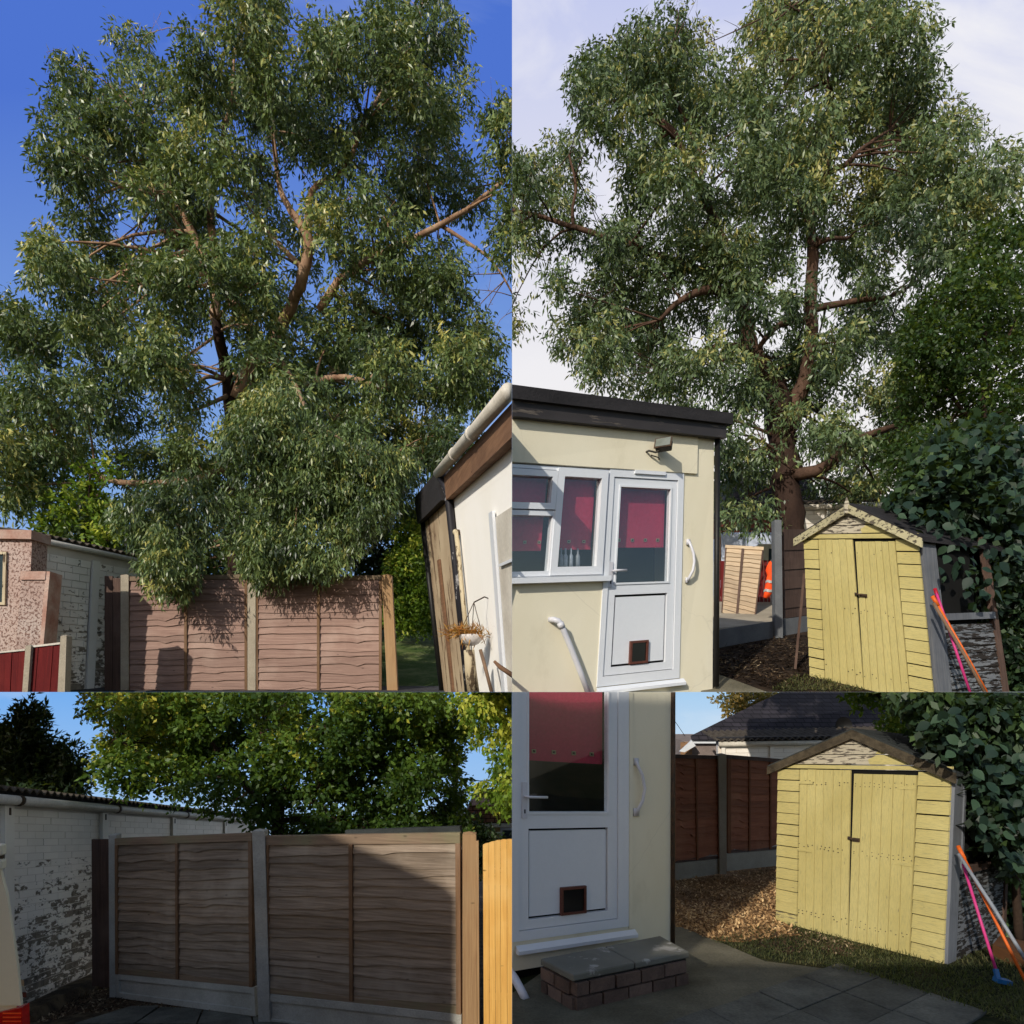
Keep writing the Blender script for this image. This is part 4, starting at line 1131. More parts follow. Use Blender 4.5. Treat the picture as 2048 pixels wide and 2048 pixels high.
door_set(hs, q, (1206, 941, 1362, 1364), (1216, 957, 1350, 1345), (1236, 976, 1338, 1164), (1224, 1188, 1331, 1329), (1259, 1281, 1295, 1327), (1222, 1139, 1246, 1145),
         (1216, 1124, 1224, 1174), (1192, 1366, 1365, 1379), 1092, [(1249, 1077, 3), (1276, 1077, 3), (1302, 1077, 3), (1327, 1077, 3)])
MB().qpx(q, 1267, 943, 1328, 950, .0125, .03).build('trickle_vent', 'upvc', hs)
for x in (1132, 1141, 1152, 1166):
    bt = q.P(*q.st(x, 1131), -.09)
    MB().tube([bt, bt + Vector((0, 0, .10)), bt + Vector((0, 0, .12)), bt + Vector((0, 0, .17))], [.02, .02, .009, .009], 8).build('bottle', 'bottle', hs, True)
# grab handle, waste pipe
h = MB(); a, b_ = q.st(1375, 1083), q.st(1373, 1161)
hp = [(1375, 1083, .02), (1376, 1092, .04), (1379, 1108, .06), (1380, 1125, .065), (1378, 1142, .06), (1374, 1154, .04), (1373, 1162, .02)]
h.tube([q.P(*q.st(x, y), w_) for x, y, w_ in hp], .014, 8); h.qpx(q, 1372, 1079, 1378, 1090, .001, .02); h.qpx(q, 1370, 1155, 1376, 1166, .001, .02)
h.build('grab_handle', 'white_plastic', hs, True)
pp = [(1100, 1239, -.02), (1103, 1240, .05), (1109, 1243, .07), (1113, 1248, .075), (1134, 1297, .075), (1152, 1343, .075), (1172, 1396, .075)]
MB().tube([q.P(*q.st(x, y), w_) for x, y, w_ in pp], .027, 10).tube([q.P(*q.st(1112, 1246), .075), q.P(*q.st(1116, 1256), .075)], .032, 10).build('waste_pipe', 'white_plastic', hs, True)
# floodlight
fl = thing('floodlight', 'small grey floodlight fixed above the white door on cream render', 'floodlight', q.P(*q.st(1305, 905), .03))
c0 = q.P(*q.st(1312, 898), .12)
rot = Matrix.Rotation(R(-25), 3, 'Z') @ Matrix.Rotation(R(-28), 3, 'X')
MB().box(c0, .15, .07, .11, rot).build('housing', 'dark_metal', fl, bevel=.008)
MB().box(c0 + rot @ Vector((0, -.039, 0)), .165, .008, .125, rot).build('bezel', 'rust_metal', fl)
MB().box(c0 + rot @ Vector((0, -.0455, 0)), .14, .004, .10, rot).build('lens', 'lamp_lens', fl)
MB().tube([q.P(*q.st(1290, 905), .0), q.P(*q.st(1290, 905), .06), q.P(*q.st(1300, 910), .09), c0 + Vector((0, 0, -.03))], .01, 6).build('bracket', 'dark_metal', fl)
MB().tube([q.P(*q.st(1298, 912), .03), q.P(*q.st(1308, 918), .06), q.P(*q.st(1315, 920), .03), q.P(*q.st(1316, 915), .0)], .006, 5).build('cable', 'dark_metal', fl)

# concrete base boards and posts of the half built fence behind the house
fn = thing('fence_frame', 'grey concrete posts and base board of an open fence bay beside the cream house', 'fence', tr_surf(1500, 1285))
qg = Quad((1424, 1299), (1563, 1273), (1563, 1240), (1424, 1262), 9.0, 9.94)
MB().qbox(qg, 0, 1, 0, 1, -.05, 0).build('gravel_board', 'concrete_shaded', fn)
post(fn, 1549, 1563, 1040, 1276, 9.75, 'concrete_shaded', 1551, 1566, depth=.12)
qg2 = Quad((1567, 1272), (1640, 1260), (1640, 1228), (1567, 1238), 9.98, 10.6)
MB().qbox(qg2, 0, 1, 0, 1, -.05, 0).build('gravel_board', 'concrete_shaded', fn)
qd = Quad((1567, 1237), (1640, 1227), (1640, 1062), (1567, 1062), 9.98, 10.6)
for k in range(9):
    MB().qbox(qd, 0, 1, k / 9, (k + 1) / 9 + .02, -.02, .002 + .012 * (k % 2)).build('slat', 'dark_plank', fn)
# yard beyond the open bay
yd = MB(); pts = [at(1400, 1262, 9.3), at(1566, 1243, 10.2), at(1580, 1190, 14), at(1400, 1195, 14)]
yd.hexa([p + Vector((0, 0, .01)) for p in pts] + [p - Vector((0, 0, .3)) for p in pts])
tag(yd.build('yard_paving', 'concrete_warm'), kind='structure')
lp = thing('loose_fence_panel', 'pale overlap fence panel leaning tilted in the open bay behind the cream house', 'fence panel', at(1480, 1235, 11.3))
ql = Quad((1443, 1226), (1510, 1246), (1528, 1096), (1451, 1092), 11.2, 10.9, .5)
lap_panel(lp, ql, 14, 'fence_pale', 'dark_plank', 'fence_pale', (.47,), .15, .045, .05, .02)
rf = thing('red_fence', 'dark red fence seen behind the leaning pale fence panel', 'fence', at(1490, 1200, 13))
qr = Quad((1434, 1202), (1560, 1215), (1560, 1120), (1434, 1122), 13, 12.6)
for k in range(16):
    MB().qbox(qr, k / 16, (k + 1) / 16 - .006, 0, 1, -.02 + .008 * (k % 2), .008 * (k % 2)).build('board', 'red_fence', rf)
post(rf, 1430, 1434, 1118, 1222, 12.9, 'concrete')
post(rf, 1545, 1549, 1118, 1240, 12.4, 'concrete')
jk = thing('hivis_jacket', 'orange high visibility jacket with grey bands hanging by the concrete post', 'jacket', at(1537, 1197, 10.2))
vs = []; fs = []
prof = [(1124, 1538, 1546), (1133, 1533, 1548), (1140, 1531, 1551), (1150, 1534, 1551), (1162, 1532, 1552), (1172, 1530, 1552), (1182, 1528, 1550), (1196, 1526, 1536)]
for y, a, b_ in prof:
    for k in range(10):
        g_ = 2 * math.pi * k / 10
        xm, hw = (a + b_) / 2, (b_ - a) / 2
        vs.append(at(xm + hw * math.cos(g_), y + 1.5 * math.sin(3 * g_), 10.15) + Vector((0, .05 * math.sin(g_) + .012 * math.sin(g_ * 5 + y), 0)))
for i in range(len(prof) - 1):
    for k in range(10): fs.append((i * 10 + k, i * 10 + (k + 1) % 10, i * 10 + 10 + (k + 1) % 10, i * 10 + 10 + k))
fs += [tuple(range(10)), tuple(range(79, 69, -1))]
mesh_obj('body', vs, fs, 'hivis', jk, True)
for y in (1164, 1182):
    vs = []
    i = [p[0] for p in prof]; 
    for yy in (y - 2.5, y + 2.5):
        a = np.interp(yy, i, [p[1] for p in prof]); b_ = np.interp(yy, i, [p[2] for p in prof])
        for k in range(10):
            g_ = 2 * math.pi * k / 10
            vs.append(at((a + b_) / 2 + ((b_ - a) / 2 + .8) * math.cos(g_), yy + 1.5 * math.sin(3 * g_), 10.15) + Vector((0, .062 * math.sin(g_), 0)))
    mesh_obj('reflective_band', vs, [(k, (k + 1) % 10, 10 + (k + 1) % 10, 10 + k) for k in range(10)], 'reflective', jk, True)
# parked van and car glimpsed beyond
vn = thing('parked_van', 'white van with roof bars glimpsed beyond the red fence behind the house', 'van', at(1490, 1190, 17))
qv = Quad((1441, 1200), (1560, 1200), (1556, 1064), (1443, 1064), 17, 17)
MB().qbox(qv, 0, 1, .12, 1, -1.8, 0).build('body', 'van_blue_white', vn, bevel=.05)
MB().qbox(qv, .02, .98, .60, .63, .001, .012).build('side_rib', 'upvc_grey', vn)
MB().tube([qv.P(.02, 1.07, -.2), qv.P(.75, 1.07, -.2)], .03, 6).tube([qv.P(.02, 1.07, -1.4), qv.P(.75, 1.07, -1.4)], .03, 6).build('roof_bar', 'dark_metal', vn)
for s in (.05, .25, .48, .7):
    MB().tube([qv.P(s, 1.0, -.2), qv.P(s, 1.08, -.2), qv.P(s, 1.08, -1.4)], .025, 6).build('roof_bar', 'dark_metal', vn)
for s in (.2, .8):
    c = qv.P(s, .10, -.05); MB().tube([c + Vector((0, -.1, 0)), c + Vector((0, .1, 0))], .33, 16).build('wheel', 'tyre', vn)
cr = thing('parked_car', 'white car roof and window glimpsed between the van and the post', 'car', at(1525, 1190, 15.5))
qc = Quad((1480, 1180), (1580, 1180), (1565, 1088), (1505, 1088), 15.5, 15.5)
MB().qpoly(qc, [(0, 0), (1, 0), (1, .45), (.92, .52), (.82, .96), (.70, 1.0), (.22, 1.0), (.08, .9), (0, .45)], -1.5, 0).build('body', 'van_white', cr)
MB().qpoly(qc, [(.55, .55), (.84, .55), (.78, .88), (.55, .90)], .002, .01).build('window', 'car_glass', cr)
for s in (.2, .8):
    c = qc.P(s, .0, -.05); MB().tube([c + Vector((0, -.1, 0)), c + Vector((0, .1, 0))], .3, 16).build('wheel', 'tyre', cr)
tp = thing('telegraph_pole', 'grey wooden pole rising beside the house corner behind the van', 'pole', at(1438, 1150, 14.5))
MB().tube([at(1438, 1160, 14.5), at(1437, 1040, 14.5), at(1436, 880, 14.5)], [.055, .05, .045], 8).build('pole', 'pole_wood', tp, True)
hb = thing('far_house', 'red brown roofed house mostly hidden by the trunk under the pale sky', 'house', at(1500, 1060, 22))
qh = Quad((1440, 1100), (1640, 1100), (1640, 1030), (1440, 1030), 22, 22)
MB().qbox(qh, 0, 1, 0, 1, -3, 0).build('wall', 'brick_red', hb)
MB().qpoly(qh, [(-.03, 1.0), (1.03, 1.0), (.85, 2.2), (.15, 2.2)], -3, .2).build('roof', 'rooftile_dark', hb)
MB().qbox(qh, .75, .83, 1.4, 2.9, -1.2, -.6).build('chimney', 'brick_red', hb)
# white garage behind the shed
gar = thing('garage', 'pale garage wall and eaves glimpsed between the trunk and the yellow shed gable', 'garage', at(1700, 1060, 12.5))
q2 = Quad((1590, 1130), (1850, 1140), (1850, 1012), (1590, 1019), 12.5, 13.2)
wl = MB().qbox(q2, 0, 1, 0, 1, -.2, 0).build('wall', 'wall_mortar', gar)
brick_wall(gar, wl, q2, .02, .22, .5, .98, .23, .085, 'wall_brick', lambda s, t: -.2)
MB().qbox(q2, .225, .25, 0, .98, 0, .04).build('post', 'concrete', gar)
MB().tube([q2.P(0, 1.02, .06), q2.P(1, 1.02, .06)], .05, 8).build('gutter', 'gutter_white', gar, True)
corrugated(gar, q2.P(-.02, 1.10, .08), q2.P(1.02, 1.10, .08), Vector((.2, 2.4, .75)), .15, .02, 'corrugated')

# yellow shed
def shed(root, q, apex, le, re, D, left, ldoor, gap, rdoor, right, rows_l, rows_r, barge_l, barge_r, barge_mat, felt, gable_paint, hasp, drop=0.012, hd=.985, bth=.06, ind=.96):
    """q front; apex/le/re in (s, t); left..right: (s_top, s_bottom) borders; D: vector to the back"""
    def sx(b, t): return b[1] + (b[0] - b[1]) * t
    def strip(b0, b1, t0, t1, w0, w1, mat, name, wear=0.0):
        P = q.P
        m = MB().hexa([P(sx(b0, t0), t0, w1[0]), P(sx(b1, t0), t0, w1[0]), P(sx(b1, t1), t1, w1[1]), P(sx(b0, t1), t1, w1[1]),
                       P(sx(b0, t0), t0, w0), P(sx(b1, t0), t0, w0), P(sx(b1, t1), t1, w0), P(sx(b0, t1), t1, w0)], wear)
        m.q = q
        return m.build(name, mat, root)
    e = .006
    for b0, b1, n in ((left, ldoor[0], rows_l), (rdoor[-1], right, rows_r)):
        for k in range(n):
            j = rng.normal(0, .002)
            strip((b0[0] + e, b0[1] + e), (b1[0] - e, b1[1] - e), hd * k / n + (j if k else 0), hd * (k + 1) / n - .006, -.012, (.011, .004), 'yellow_paint', 'siding_board', rng.uniform(-.05, .05) + (.16 if k < 1 else 0))
    for borders, top, tw in ((ldoor, hd - .002, .004), (rdoor, hd - .002 - drop, .010)):
        for a, b in zip(borders[:-1], borders[1:]):
            strip((a[0] + .0022, a[1] + .0022), (b[0] - .0022, b[1] - .0022), -.004, top - rng.uniform(0, .003), -.012, (tw + rng.uniform(-.001, .001),) * 2, 'yellow_paint_up', 'door_plank', rng.uniform(-.07, .04))
    # gable boards and header
    lo = [(le[0], le[1]), (re[0], re[1])]
    nb = 3
    MB().qbox(q, 0.0, 1.0, hd + .003, le[1] + .012, -.012, .012).build('header_board', 'yellow_paint', root)
    t0 = le[1] + .016
    for k in range(nb):
        a = t0 + (apex[1] - t0) * k / nb; b_ = t0 + (apex[1] - t0) * (k + 1) / nb
        l = gable_board(q, a + .002, b_ - .002 if k < nb - 1 else b_, apex, le, re, -.012, .010)
        l.build('gable_board', 'gable_bare', root)
        if k < 2:
            # the part of the board that still carries yellow paint
            f0 = (a - le[1]) / (apex[1] - le[1]); f1 = (b_ - le[1]) / (apex[1] - le[1])
            r0 = re[0] + (apex[0] - re[0]) * f0; r1 = re[0] + (apex[0] - re[0]) * f1
            st = gable_paint
            pts = [(st + (.02 if k else -.01), a + .003), (r0, a + .003), (r1, b_ - .003), (st + (.10 if k else .03), b_ - .003), (st + (.05 if k else -.02), (a + b_) / 2)]
            MB().qpoly(q, pts, .0102, .0125).build('gable_paint', 'yellow_paint', root)
    # dark inside behind the gap, floor bearer
    fp = [q.P(.015, -.02, -.014), q.P(.985, -.02, -.014), q.P(.985, hd, -.014), q.P(.015, hd, -.014)]
    bk = D * ind
    MB().hexa(fp + [p + bk for p in fp]).build('inside', 'black_void', root)
    # roof: two slopes, from the front gable back along D
    hor = (q.P(1, 0) - q.P(0, 0)); hor.normalize()
    ov = Vector(q.n) * .045
    A = q.P(apex[0], apex[1] + .01); 
    L = q.P(barge_l[0], barge_l[1]); Rr = q.P(barge_r[0], barge_r[1])
    up = Vector((0, 0, .045))
    m = MB()
    m.hexa([L + ov, A + ov, A + D, L + D] + [p + up for p in (L + ov, A + ov, A + D, L + D)])
    m.hexa([A + ov + up * .01, Rr + ov, Rr + D, A + D + up * .01] + [p + up for p in (A + ov, Rr + ov, Rr + D, A + D)])
    m.build('roof', felt, root)
    th = Vector((0, 0, -bth))
    for a_, b_ in ((L, A), (A, Rr)):
        o1, o2 = Vector(q.n) * .056, Vector(q.n) * .034
        u2 = up * .6
        MB().hexa([a_ + o1 + u2, b_ + o1 + u2, b_ + o1 + th, a_ + o1 + th, a_ + o2 + u2, b_ + o2 + u2, b_ + o2 + th, a_ + o2 + th]).build('barge_board', barge_mat, root)
    nl = MB()
    for borders in (ldoor, rdoor):
        for a, b in zip(borders[:-1], borders[1:]):
            for tt in (.09, .11, .50, .52, .89, .91):
                for f in (.25, .75):
                    if rng.random() < (.25 if ind > .5 else .8): continue
                    t1_ = tt + rng.normal(0, .004); c_ = sx(a, t1_) + (sx(b, t1_) - sx(a, t1_)) * (f + rng.normal(0, .06))
                    r_ = .004
                    nl.qbox(q, c_ - r_ / q.U.length, c_ + r_ / q.U.length, t1_ - r_ / q.V.length, t1_ + r_ / q.V.length, .004, .0135)
    tag(nl.build('nails', 'dark_metal', root), kind='stuff')
    # hasp and bolt
    hx, hy = hasp
    hm = MB()
    a = q.st(hx, hy); c = q.P(*a, .02)
    hs_ = .09 / q.U.length
    hm.qbox(q, a[0] - hs_ * .7, a[0] - hs_ * .25, a[1] - .008, a[1] + .010, .012, .02); hm.qbox(q, a[0] + hs_ * .0, a[0] + hs_ * .9, a[1] - .016, a[1] + .006, .0125, .022)
    hm.tube([q.P(a[0] - hs_ * .6, a[1], .026), q.P(a[0] + hs_ * .9, a[1] - .004, .026)], .007, 6)
    hm.tube([q.P(a[0] + hs_ * .1, a[1] - .002, .02), q.P(a[0] + hs_ * .1, a[1] - .002, .045)], .012, 6)
    hm.build('hasp', 'rust_metal', root)

def st_pair(q, xt, yt, xb, yb):
    a = q.st(xt, yt); b = q.st(xb, yb)
    k = (a[0] - b[0]) / (a[1] - b[1])
    return (b[0] + k * (1 - b[1]), b[0] - k * b[1])

sh = thing('garden_shed', 'pale yellow shed with white finial below the tree, door planks painted smooth', 'shed', tr_surf(1740, 1384))
q = Quad((1619, 1352), (1871, 1411), (1837, 1072), (1606.6, 1074), 7.48, 6.31)
B = lambda xt, xb, yt=1078, yb=1380: st_pair(q, xt, yt, xb, yb)
ld = [B(1637 + (1705 - 1637) * k / 5, 1652 + (1728 - 1652) * k / 5) for k in range(6)]
rd = [B(1711 + (1790 - 1711) * k / 6, 1729.5 + (1819 - 1729.5) * k / 6) for k in range(7)]
D = Vector((1.15, .55, .02)) * 1.5
ap = q.st(1702, 1018)
shed(sh, q, ap, (0.0, q.st(1720, 1068)[1] - .012), (1.0, q.st(1720, 1068)[1] - .012), D, (0, 0), ld, None, rd, (1, 1), 14, 13, q.st(1593, 1083), q.st(1850, 1083), 'barge_board', 'felt_black', q.st(1727, 1060)[0], (1722, 1189), .014, .985, .06, .42)
fz = q.P(*q.st(1702, 1016), .065)
MB().hexa([fz + Vector(v) for v in ((-.025, 0, -.06), (.025, 0, -.06), (.028, 0, .03), (-.028, 0, .03), (-.025, .02, -.06), (.025, .02, -.06), (.028, .02, .03), (-.028, .02, .03))]).add(
    [fz + Vector(v) for v in ((-.028, 0, .0301), (.028, 0, .0301), (.028, .02, .0301), (-.028, .02, .0301), (0, .01, .115))], [(0, 1, 4), (1, 2, 4), (2, 3, 4), (3, 0, 4), (0, 3, 2, 1)]).build('finial', 'gable_bare', sh)
qs = Quad((1874, 1411), (2016, 1400), (1968, 1075), (1840, 1075), 6.33, 6.75)
for k in range(11):
    slat(sh, qs, .06, .97, k / 11 * .47, (k + 1.15) / 11 * .47, [(.3, .2), (.7, -.2)], .01, 'peeled_grey', 8, .016, .002, 'side_board')
MB().qbox(qs, .0, .19, 0, 1, -.02, .02).build('corner_board', 'grey_board', sh)
MB().qbox(qs, .92, 1.0, 0, 1, -.02, .024).build('corner_board', 'dark_plank', sh)
MB().qbox(qs, .191, .92, .5, .54, -.01, .05).build('window_sill', 'grey_board', sh)
MB().qbox(qs, .191, .92, .541, 1, -.1, -.08).build('window', 'smoke_plastic', sh)

# sticks against the shed
pk = thing('leaning_pole', 'pink pole with red tip leaning on the pale yellow shed side, tree picture', 'pole', at(1942, 1384, 6.1))
MB().tube([at(1871, 1182, 6.25), at(1881, 1210, 6.2), at(1908, 1290, 6.1), at(1944, 1396, 6.0)], .0125, 7).build('shaft', 'pole_pink', pk, True)
MB().tube([at(1869.5, 1177, 6.255), at(1876, 1196, 6.235)], .0165, 8).build('tip', 'pole_red', pk, True)
pk = thing('leaning_pole', 'orange pole crossing the pink one at the pale yellow shed, tree picture', 'pole', at(1975, 1384, 6.0))
MB().tube([at(1866, 1194, 6.2), at(1932, 1309, 6.1), at(1980, 1396, 6.0)], .0125, 7).build('shaft', 'pole_orange', pk, True)
MB().tube([at(1864.5, 1192, 6.2), at(1876, 1211, 6.18)], .018, 8).build('tip', 'pole_orange', pk, True)
pk = thing('leaning_pole', 'brown wooden pole close under the orange pole at the pale yellow shed', 'pole', at(1975, 1384, 5.95))
MB().tube([at(1867, 1206, 6.1), at(1930, 1312, 6.05), at(1976, 1396, 5.9)], .014, 7).build('shaft', 'pole_wood', pk, True)
pl = thing('leaning_plank', 'dark narrow plank leaning upright against the pale yellow shed side', 'plank', at(1590, 1335, 7.9))
a, b_ = at(1606, 1146, 7.9), at(1588, 1338, 7.75)
MB().hexa([b_, b_ + Vector((.03, 0, 0)), a + Vector((.03, 0, 0)), a] + [p + Vector((.05, .12, 0)) for p in (b_, b_ + Vector((.03, 0, 0)), a + Vector((.03, 0, 0)), a)]).build('plank', 'dark_plank', pl)
litter('leaf_litter', [(1428, 1300), (1560, 1275), (1610, 1270), (1620, 1360), (1560, 1384), (1440, 1350)], tr_surf, 2600, 'litter_dark', .07, 'twigs and bark litter on the dark soil beside the pale yellow shed', 'litter', .1, aspect=.22)
litter('grass', [(1540, 1384), (1590, 1350), (1625, 1352), (1740, 1384)], tr_surf, 1500, 'grass', .035, 'short grass at the foot of the pale yellow shed', 'grass', .9)

# the eucalyptus
TD = 13.0
poly = [(1024, 300), (1060, 300), (1095, 270), (1135, 262), (1158, 300), (1150, 350), (1195, 365), (1215, 410), (1240, 430), (1250, 380), (1215, 330), (1185, 290), (1165, 230), (1138, 165), (1165, 105), (1215, 85), (1270, 25), (1340, 8), (1375, 12),
        (1405, 50), (1440, 55), (1475, 60), (1490, 25), (1520, 30), (1530, -40), (1885, -40), (1885, 45), (1848, 80), (1880, 105), (1880, 180), (1920, 205), (1955, 235), (1975, 275), (2010, 300), (2060, 280), (2060, 400), (2010, 420),
        (1990, 460), (1960, 500), (1890, 560), (1860, 640), (1850, 780), (1810, 900), (1740, 1000), (1640, 1010), (1590, 1000), (1560, 1050), (1500, 1055), (1440, 1040), (1420, 900), (1350, 800), (1180, 770), (1160, 745), (1150, 700), (1100, 690), (1090, 640),
        (1110, 560), (1080, 600), (1040, 680), (1000, 670), (990, 400)]
holes = [(1416, 345, 26, 30), (1450, 350, 20, 14), (1225, 400, 24, 40), (1190, 440, 30, 20), (1554, 565, 28, 30), (1610, 560, 16, 40), (1665, 545, 20, 34), (1700, 540, 16, 16), (1795, 525, 26, 16), (1730, 840, 26, 26), (1655, 925, 20, 20), (1610, 640, 14, 40),
         (1545, 690, 12, 16), (1660, 640, 18, 16), (1500, 820, 14, 16), (1700, 380, 20, 12), (1690, 330, 24, 14), (1330, 330, 14, 12), (1290, 260, 12, 14), (1480, 1000, 30, 14), (1745, 180, 8, 8), (1270, 560, 14, 10), (1150, 560, 20, 20),
         (1060, 520, 40, 26), (1110, 500, 30, 20), (1660, 700, 14, 20), (1700, 760, 18, 18), (1650, 800, 16, 22), (1735, 700, 16, 14), (1440, 590, 12, 10), (1555, 620, 12, 20), (1650, 170, 10, 40), (1625, 500, 14, 70), (1720, 905, 20, 16), (1572, 940, 42, 90), (1350, 280, 16, 30), (1790, 440, 14, 10), (1560, 240, 10, 10), (1870, 420, 16, 12), (1195, 330, 36, 56), (1065, 590, 46, 50), (1130, 610, 20, 24), (1420, 300, 14, 20), (1470, 440, 14, 10), (1540, 440, 12, 10), (1690, 620, 20, 14), (1380, 660, 16, 10)]
def tr_t(x, y): return 0.10 * np.sin(x * .012 + 2.0) * np.cos(y * .011) + np.where((x > 1480) & (y < 420), 0.06, -0.06)  # leaf tint lighter at upper right, standing for the warm light there
lines = [
    [(1606, 1235, 11.6, 26), (1596, 1150, 11.7, 26), (1582, 1060, 11.9, 27), (1574, 960, 12, 27), (1564, 880, 12.2, 27), (1558, 810, 12.4, 26), (1540, 765, 12.6, 20), (1505, 700, 12.5, 17)],
    [(1575, 850, 12.3, 19), (1598, 790, 12.3, 16), (1622, 700, 12, 13), (1620, 610, 12, 12), (1626, 503, 12, 11), (1624, 440, 12.2, 9), (1655, 329, 12.2, 7), (1665, 212, 12.2, 6), (1648, 148, 12, 7), (1639, 70, 12, 5), (1630, -20, 12, 4)],
    [(1540, 765, 12.6, 18), (1505, 700, 12.5, 17), (1490, 640, 12.4, 15), (1478, 560, 12.4, 12), (1440, 470, 12.6, 9), (1406, 392, 12, 9), (1385, 345, 12, 8), (1353, 276, 12, 7), (1310, 233, 12, 5), (1262, 212, 12, 3), (1225, 200, 12.2, 2)],
    [(1490, 630, 12.4, 13), (1455, 588, 12.1, 11), (1416, 578, 11.9, 9), (1363, 599, 11.9, 6), (1320, 640, 12, 4)],
    [(1455, 560, 12.4, 8), (1340, 520, 12.4, 7), (1236, 482, 12.2, 6), (1151, 456, 12.2, 5), (1088, 435, 12.3, 4), (1010, 418, 12.4, 3)],
    [(1146, 452, 12.2, 4), (1145, 415, 12.2, 3), (1152, 372, 12.2, 3), (1138, 310, 12.3, 2)],
    [(1655, 345, 12.2, 6), (1690, 330, 12, 5), (1724, 297, 12, 4), (1780, 260, 12.2, 2)],
    [(1662, 230, 12.1, 4), (1650, 110, 12, 4), (1655, 40, 12, 3)],
    [(1622, 620, 12, 8), (1690, 605, 11.9, 6), (1777, 594, 12, 4), (1840, 560, 12.2, 2)],
    [(1622, 500, 12, 6), (1650, 480, 11.8, 5), (1700, 475, 12, 3)],
    [(1618, 640, 12, 7), (1560, 650, 11.8, 6), (1520, 690, 11.8, 5), (1470, 740, 12, 3)],
    [(1580, 950, 12, 14), (1620, 945, 11.6, 12), (1660, 928, 11.4, 11), (1702, 886, 11.4, 9), (1787, 852, 11.6, 5), (1840, 840, 11.8, 3)],
    [(1400, 400, 12, 5), (1403, 350, 12, 5), (1402, 310, 12, 3), (1340, 170, 12.2, 3), (1345, 90, 12.3, 2)],
    [(1500, 700, 12.4, 8), (1440, 690, 12, 6), (1395, 720, 12, 4), (1330, 740, 12, 2)],
]
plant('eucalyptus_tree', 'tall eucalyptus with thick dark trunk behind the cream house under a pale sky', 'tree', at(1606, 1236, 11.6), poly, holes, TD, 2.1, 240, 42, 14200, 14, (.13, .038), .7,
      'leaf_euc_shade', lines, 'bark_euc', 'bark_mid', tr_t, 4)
plant('broadleaf_tree', 'green broadleaf tree rising over the large leaved shrub at the pale sky edge', 'tree', at(1990, 1150, 10.5),
      [(1800, 640), (1850, 590), (1900, 560), (1950, 480), (1985, 440), (2060, 410), (2060, 920), (1900, 920), (1830, 960), (1770, 970), (1745, 900), (1790, 800), (1805, 720)],
      [(1950, 540, 14, 14), (2020, 500, 20, 14), (1780, 850, 16, 20)], 10.5, .9, 50, 52, 3600, 10, (.085, .045), .35, 'leaf_green',
      [[(1985, 1200, 10.5, 10), (1975, 1000, 10.5, 9), (1965, 800, 10.5, 6), (1975, 600, 10.5, 3)], [(1970, 880, 10.5, 5), (1880, 760, 10.4, 3), (1840, 660, 10.4, 2)], [(1968, 800, 10.5, 4), (2030, 640, 10.5, 2)]], 'bark_dark')
sp = [(1790, 1010), (1830, 960), (1850, 900), (1920, 860), (2060, 850), (2060, 1160), (2012, 1155), (1998, 1200), (1945, 1212), (1912, 1190), (1872, 1165), (1862, 1120), (1842, 1078), (1800, 1050)]
sr = plant('garden_shrub', 'large leaved dark green shrub overhanging the pale yellow shed roof', 'shrub', at(1990, 1300, 7.2), sp, [], 7.4, .55, 40, 44, 2900, 8, (.12, .075), .5, 'leaf_dark',
           [[(2030, 1330, 7.2, 8), (2010, 1200, 7.2, 7), (1985, 1060, 7.2, 5), (1950, 940, 7.2, 3)], [(2008, 1180, 7.2, 4), (1930, 1090, 7.1, 3), (1870, 1050, 7.1, 2)]], 'bark_dark')
big_leaves(sr, sp, 6.95, 300, .12, 'leaf_shrub', front=.7)
hd = thing('hedge', 'dark undergrowth hedge behind the poles at the pale yellow shed side', 'hedge', at(2020, 1384, 7.6))
r_ = crown([(1955, 1120), (2060, 1110), (2060, 1400), (2010, 1400), (1985, 1290)], [], 7.5, .3, 16, 40, 1800, 8, (.10, .06), .4)
leaf_mesh('foliage', at(2020, 1384, 7.6), *r_[:4], 'leaf_dark', hd)

# ================================================================== lower left: painted garage wall, brown fence, gate
CLIP = (-1, -1)
def bl_d(y): return 1.95 * F / (y - (PY + .217 * F))
def bl_z(d): return CZ - 1.95 - .217 * d
def bl_surf(x, y): return at(x, y, bl_d(y))
def on_bl(x, d, up=0.0): return Vector(((x - PX) / F * d, d, bl_z(d) + up))
g = MB()
ys = [2.6, 4, 6, 8, 11, 15, 22, 36]
for a, b in zip(ys[:-1], ys[1:]):
    g.hexa([(-40, a, bl_z(a) - 1), (-.01, a, bl_z(a) - 1), (-.01, a, bl_z(a)), (-40, a, bl_z(a)), (-40, b, bl_z(b) - 1), (-.01, b, bl_z(b) - 1), (-.01, b, bl_z(b)), (-40, b, bl_z(b))])
tag(g.build('ground', 'soil_litter'), kind='structure')
pv = link(bpy.data.objects.new('paving', None)); pv['kind'] = 'structure'; pv.location = bl_surf(330, 2040); BASE[pv.name] = Vector(pv.location)
rows = [[(150, 2052), (262, 2017), (318, 2016), (268, 2052)], [(272, 2052), (322, 2019), (404, 2022), (392, 2052)], [(396, 2052), (408, 2023), (500, 2036), (508, 2060)], [(120, 2080), (148, 2054), (266, 2054), (250, 2090)], [(512, 2062), (504, 2037), (560, 2046), (640, 2075)]]
for r_ in rows:
    p = [bl_surf(*v) for v in r_]
    MB().hexa([v + Vector((0, 0, .03)) for v in p] + [v - Vector((0, 0, .05)) for v in p]).build('paving_slab', 'paving', pv)
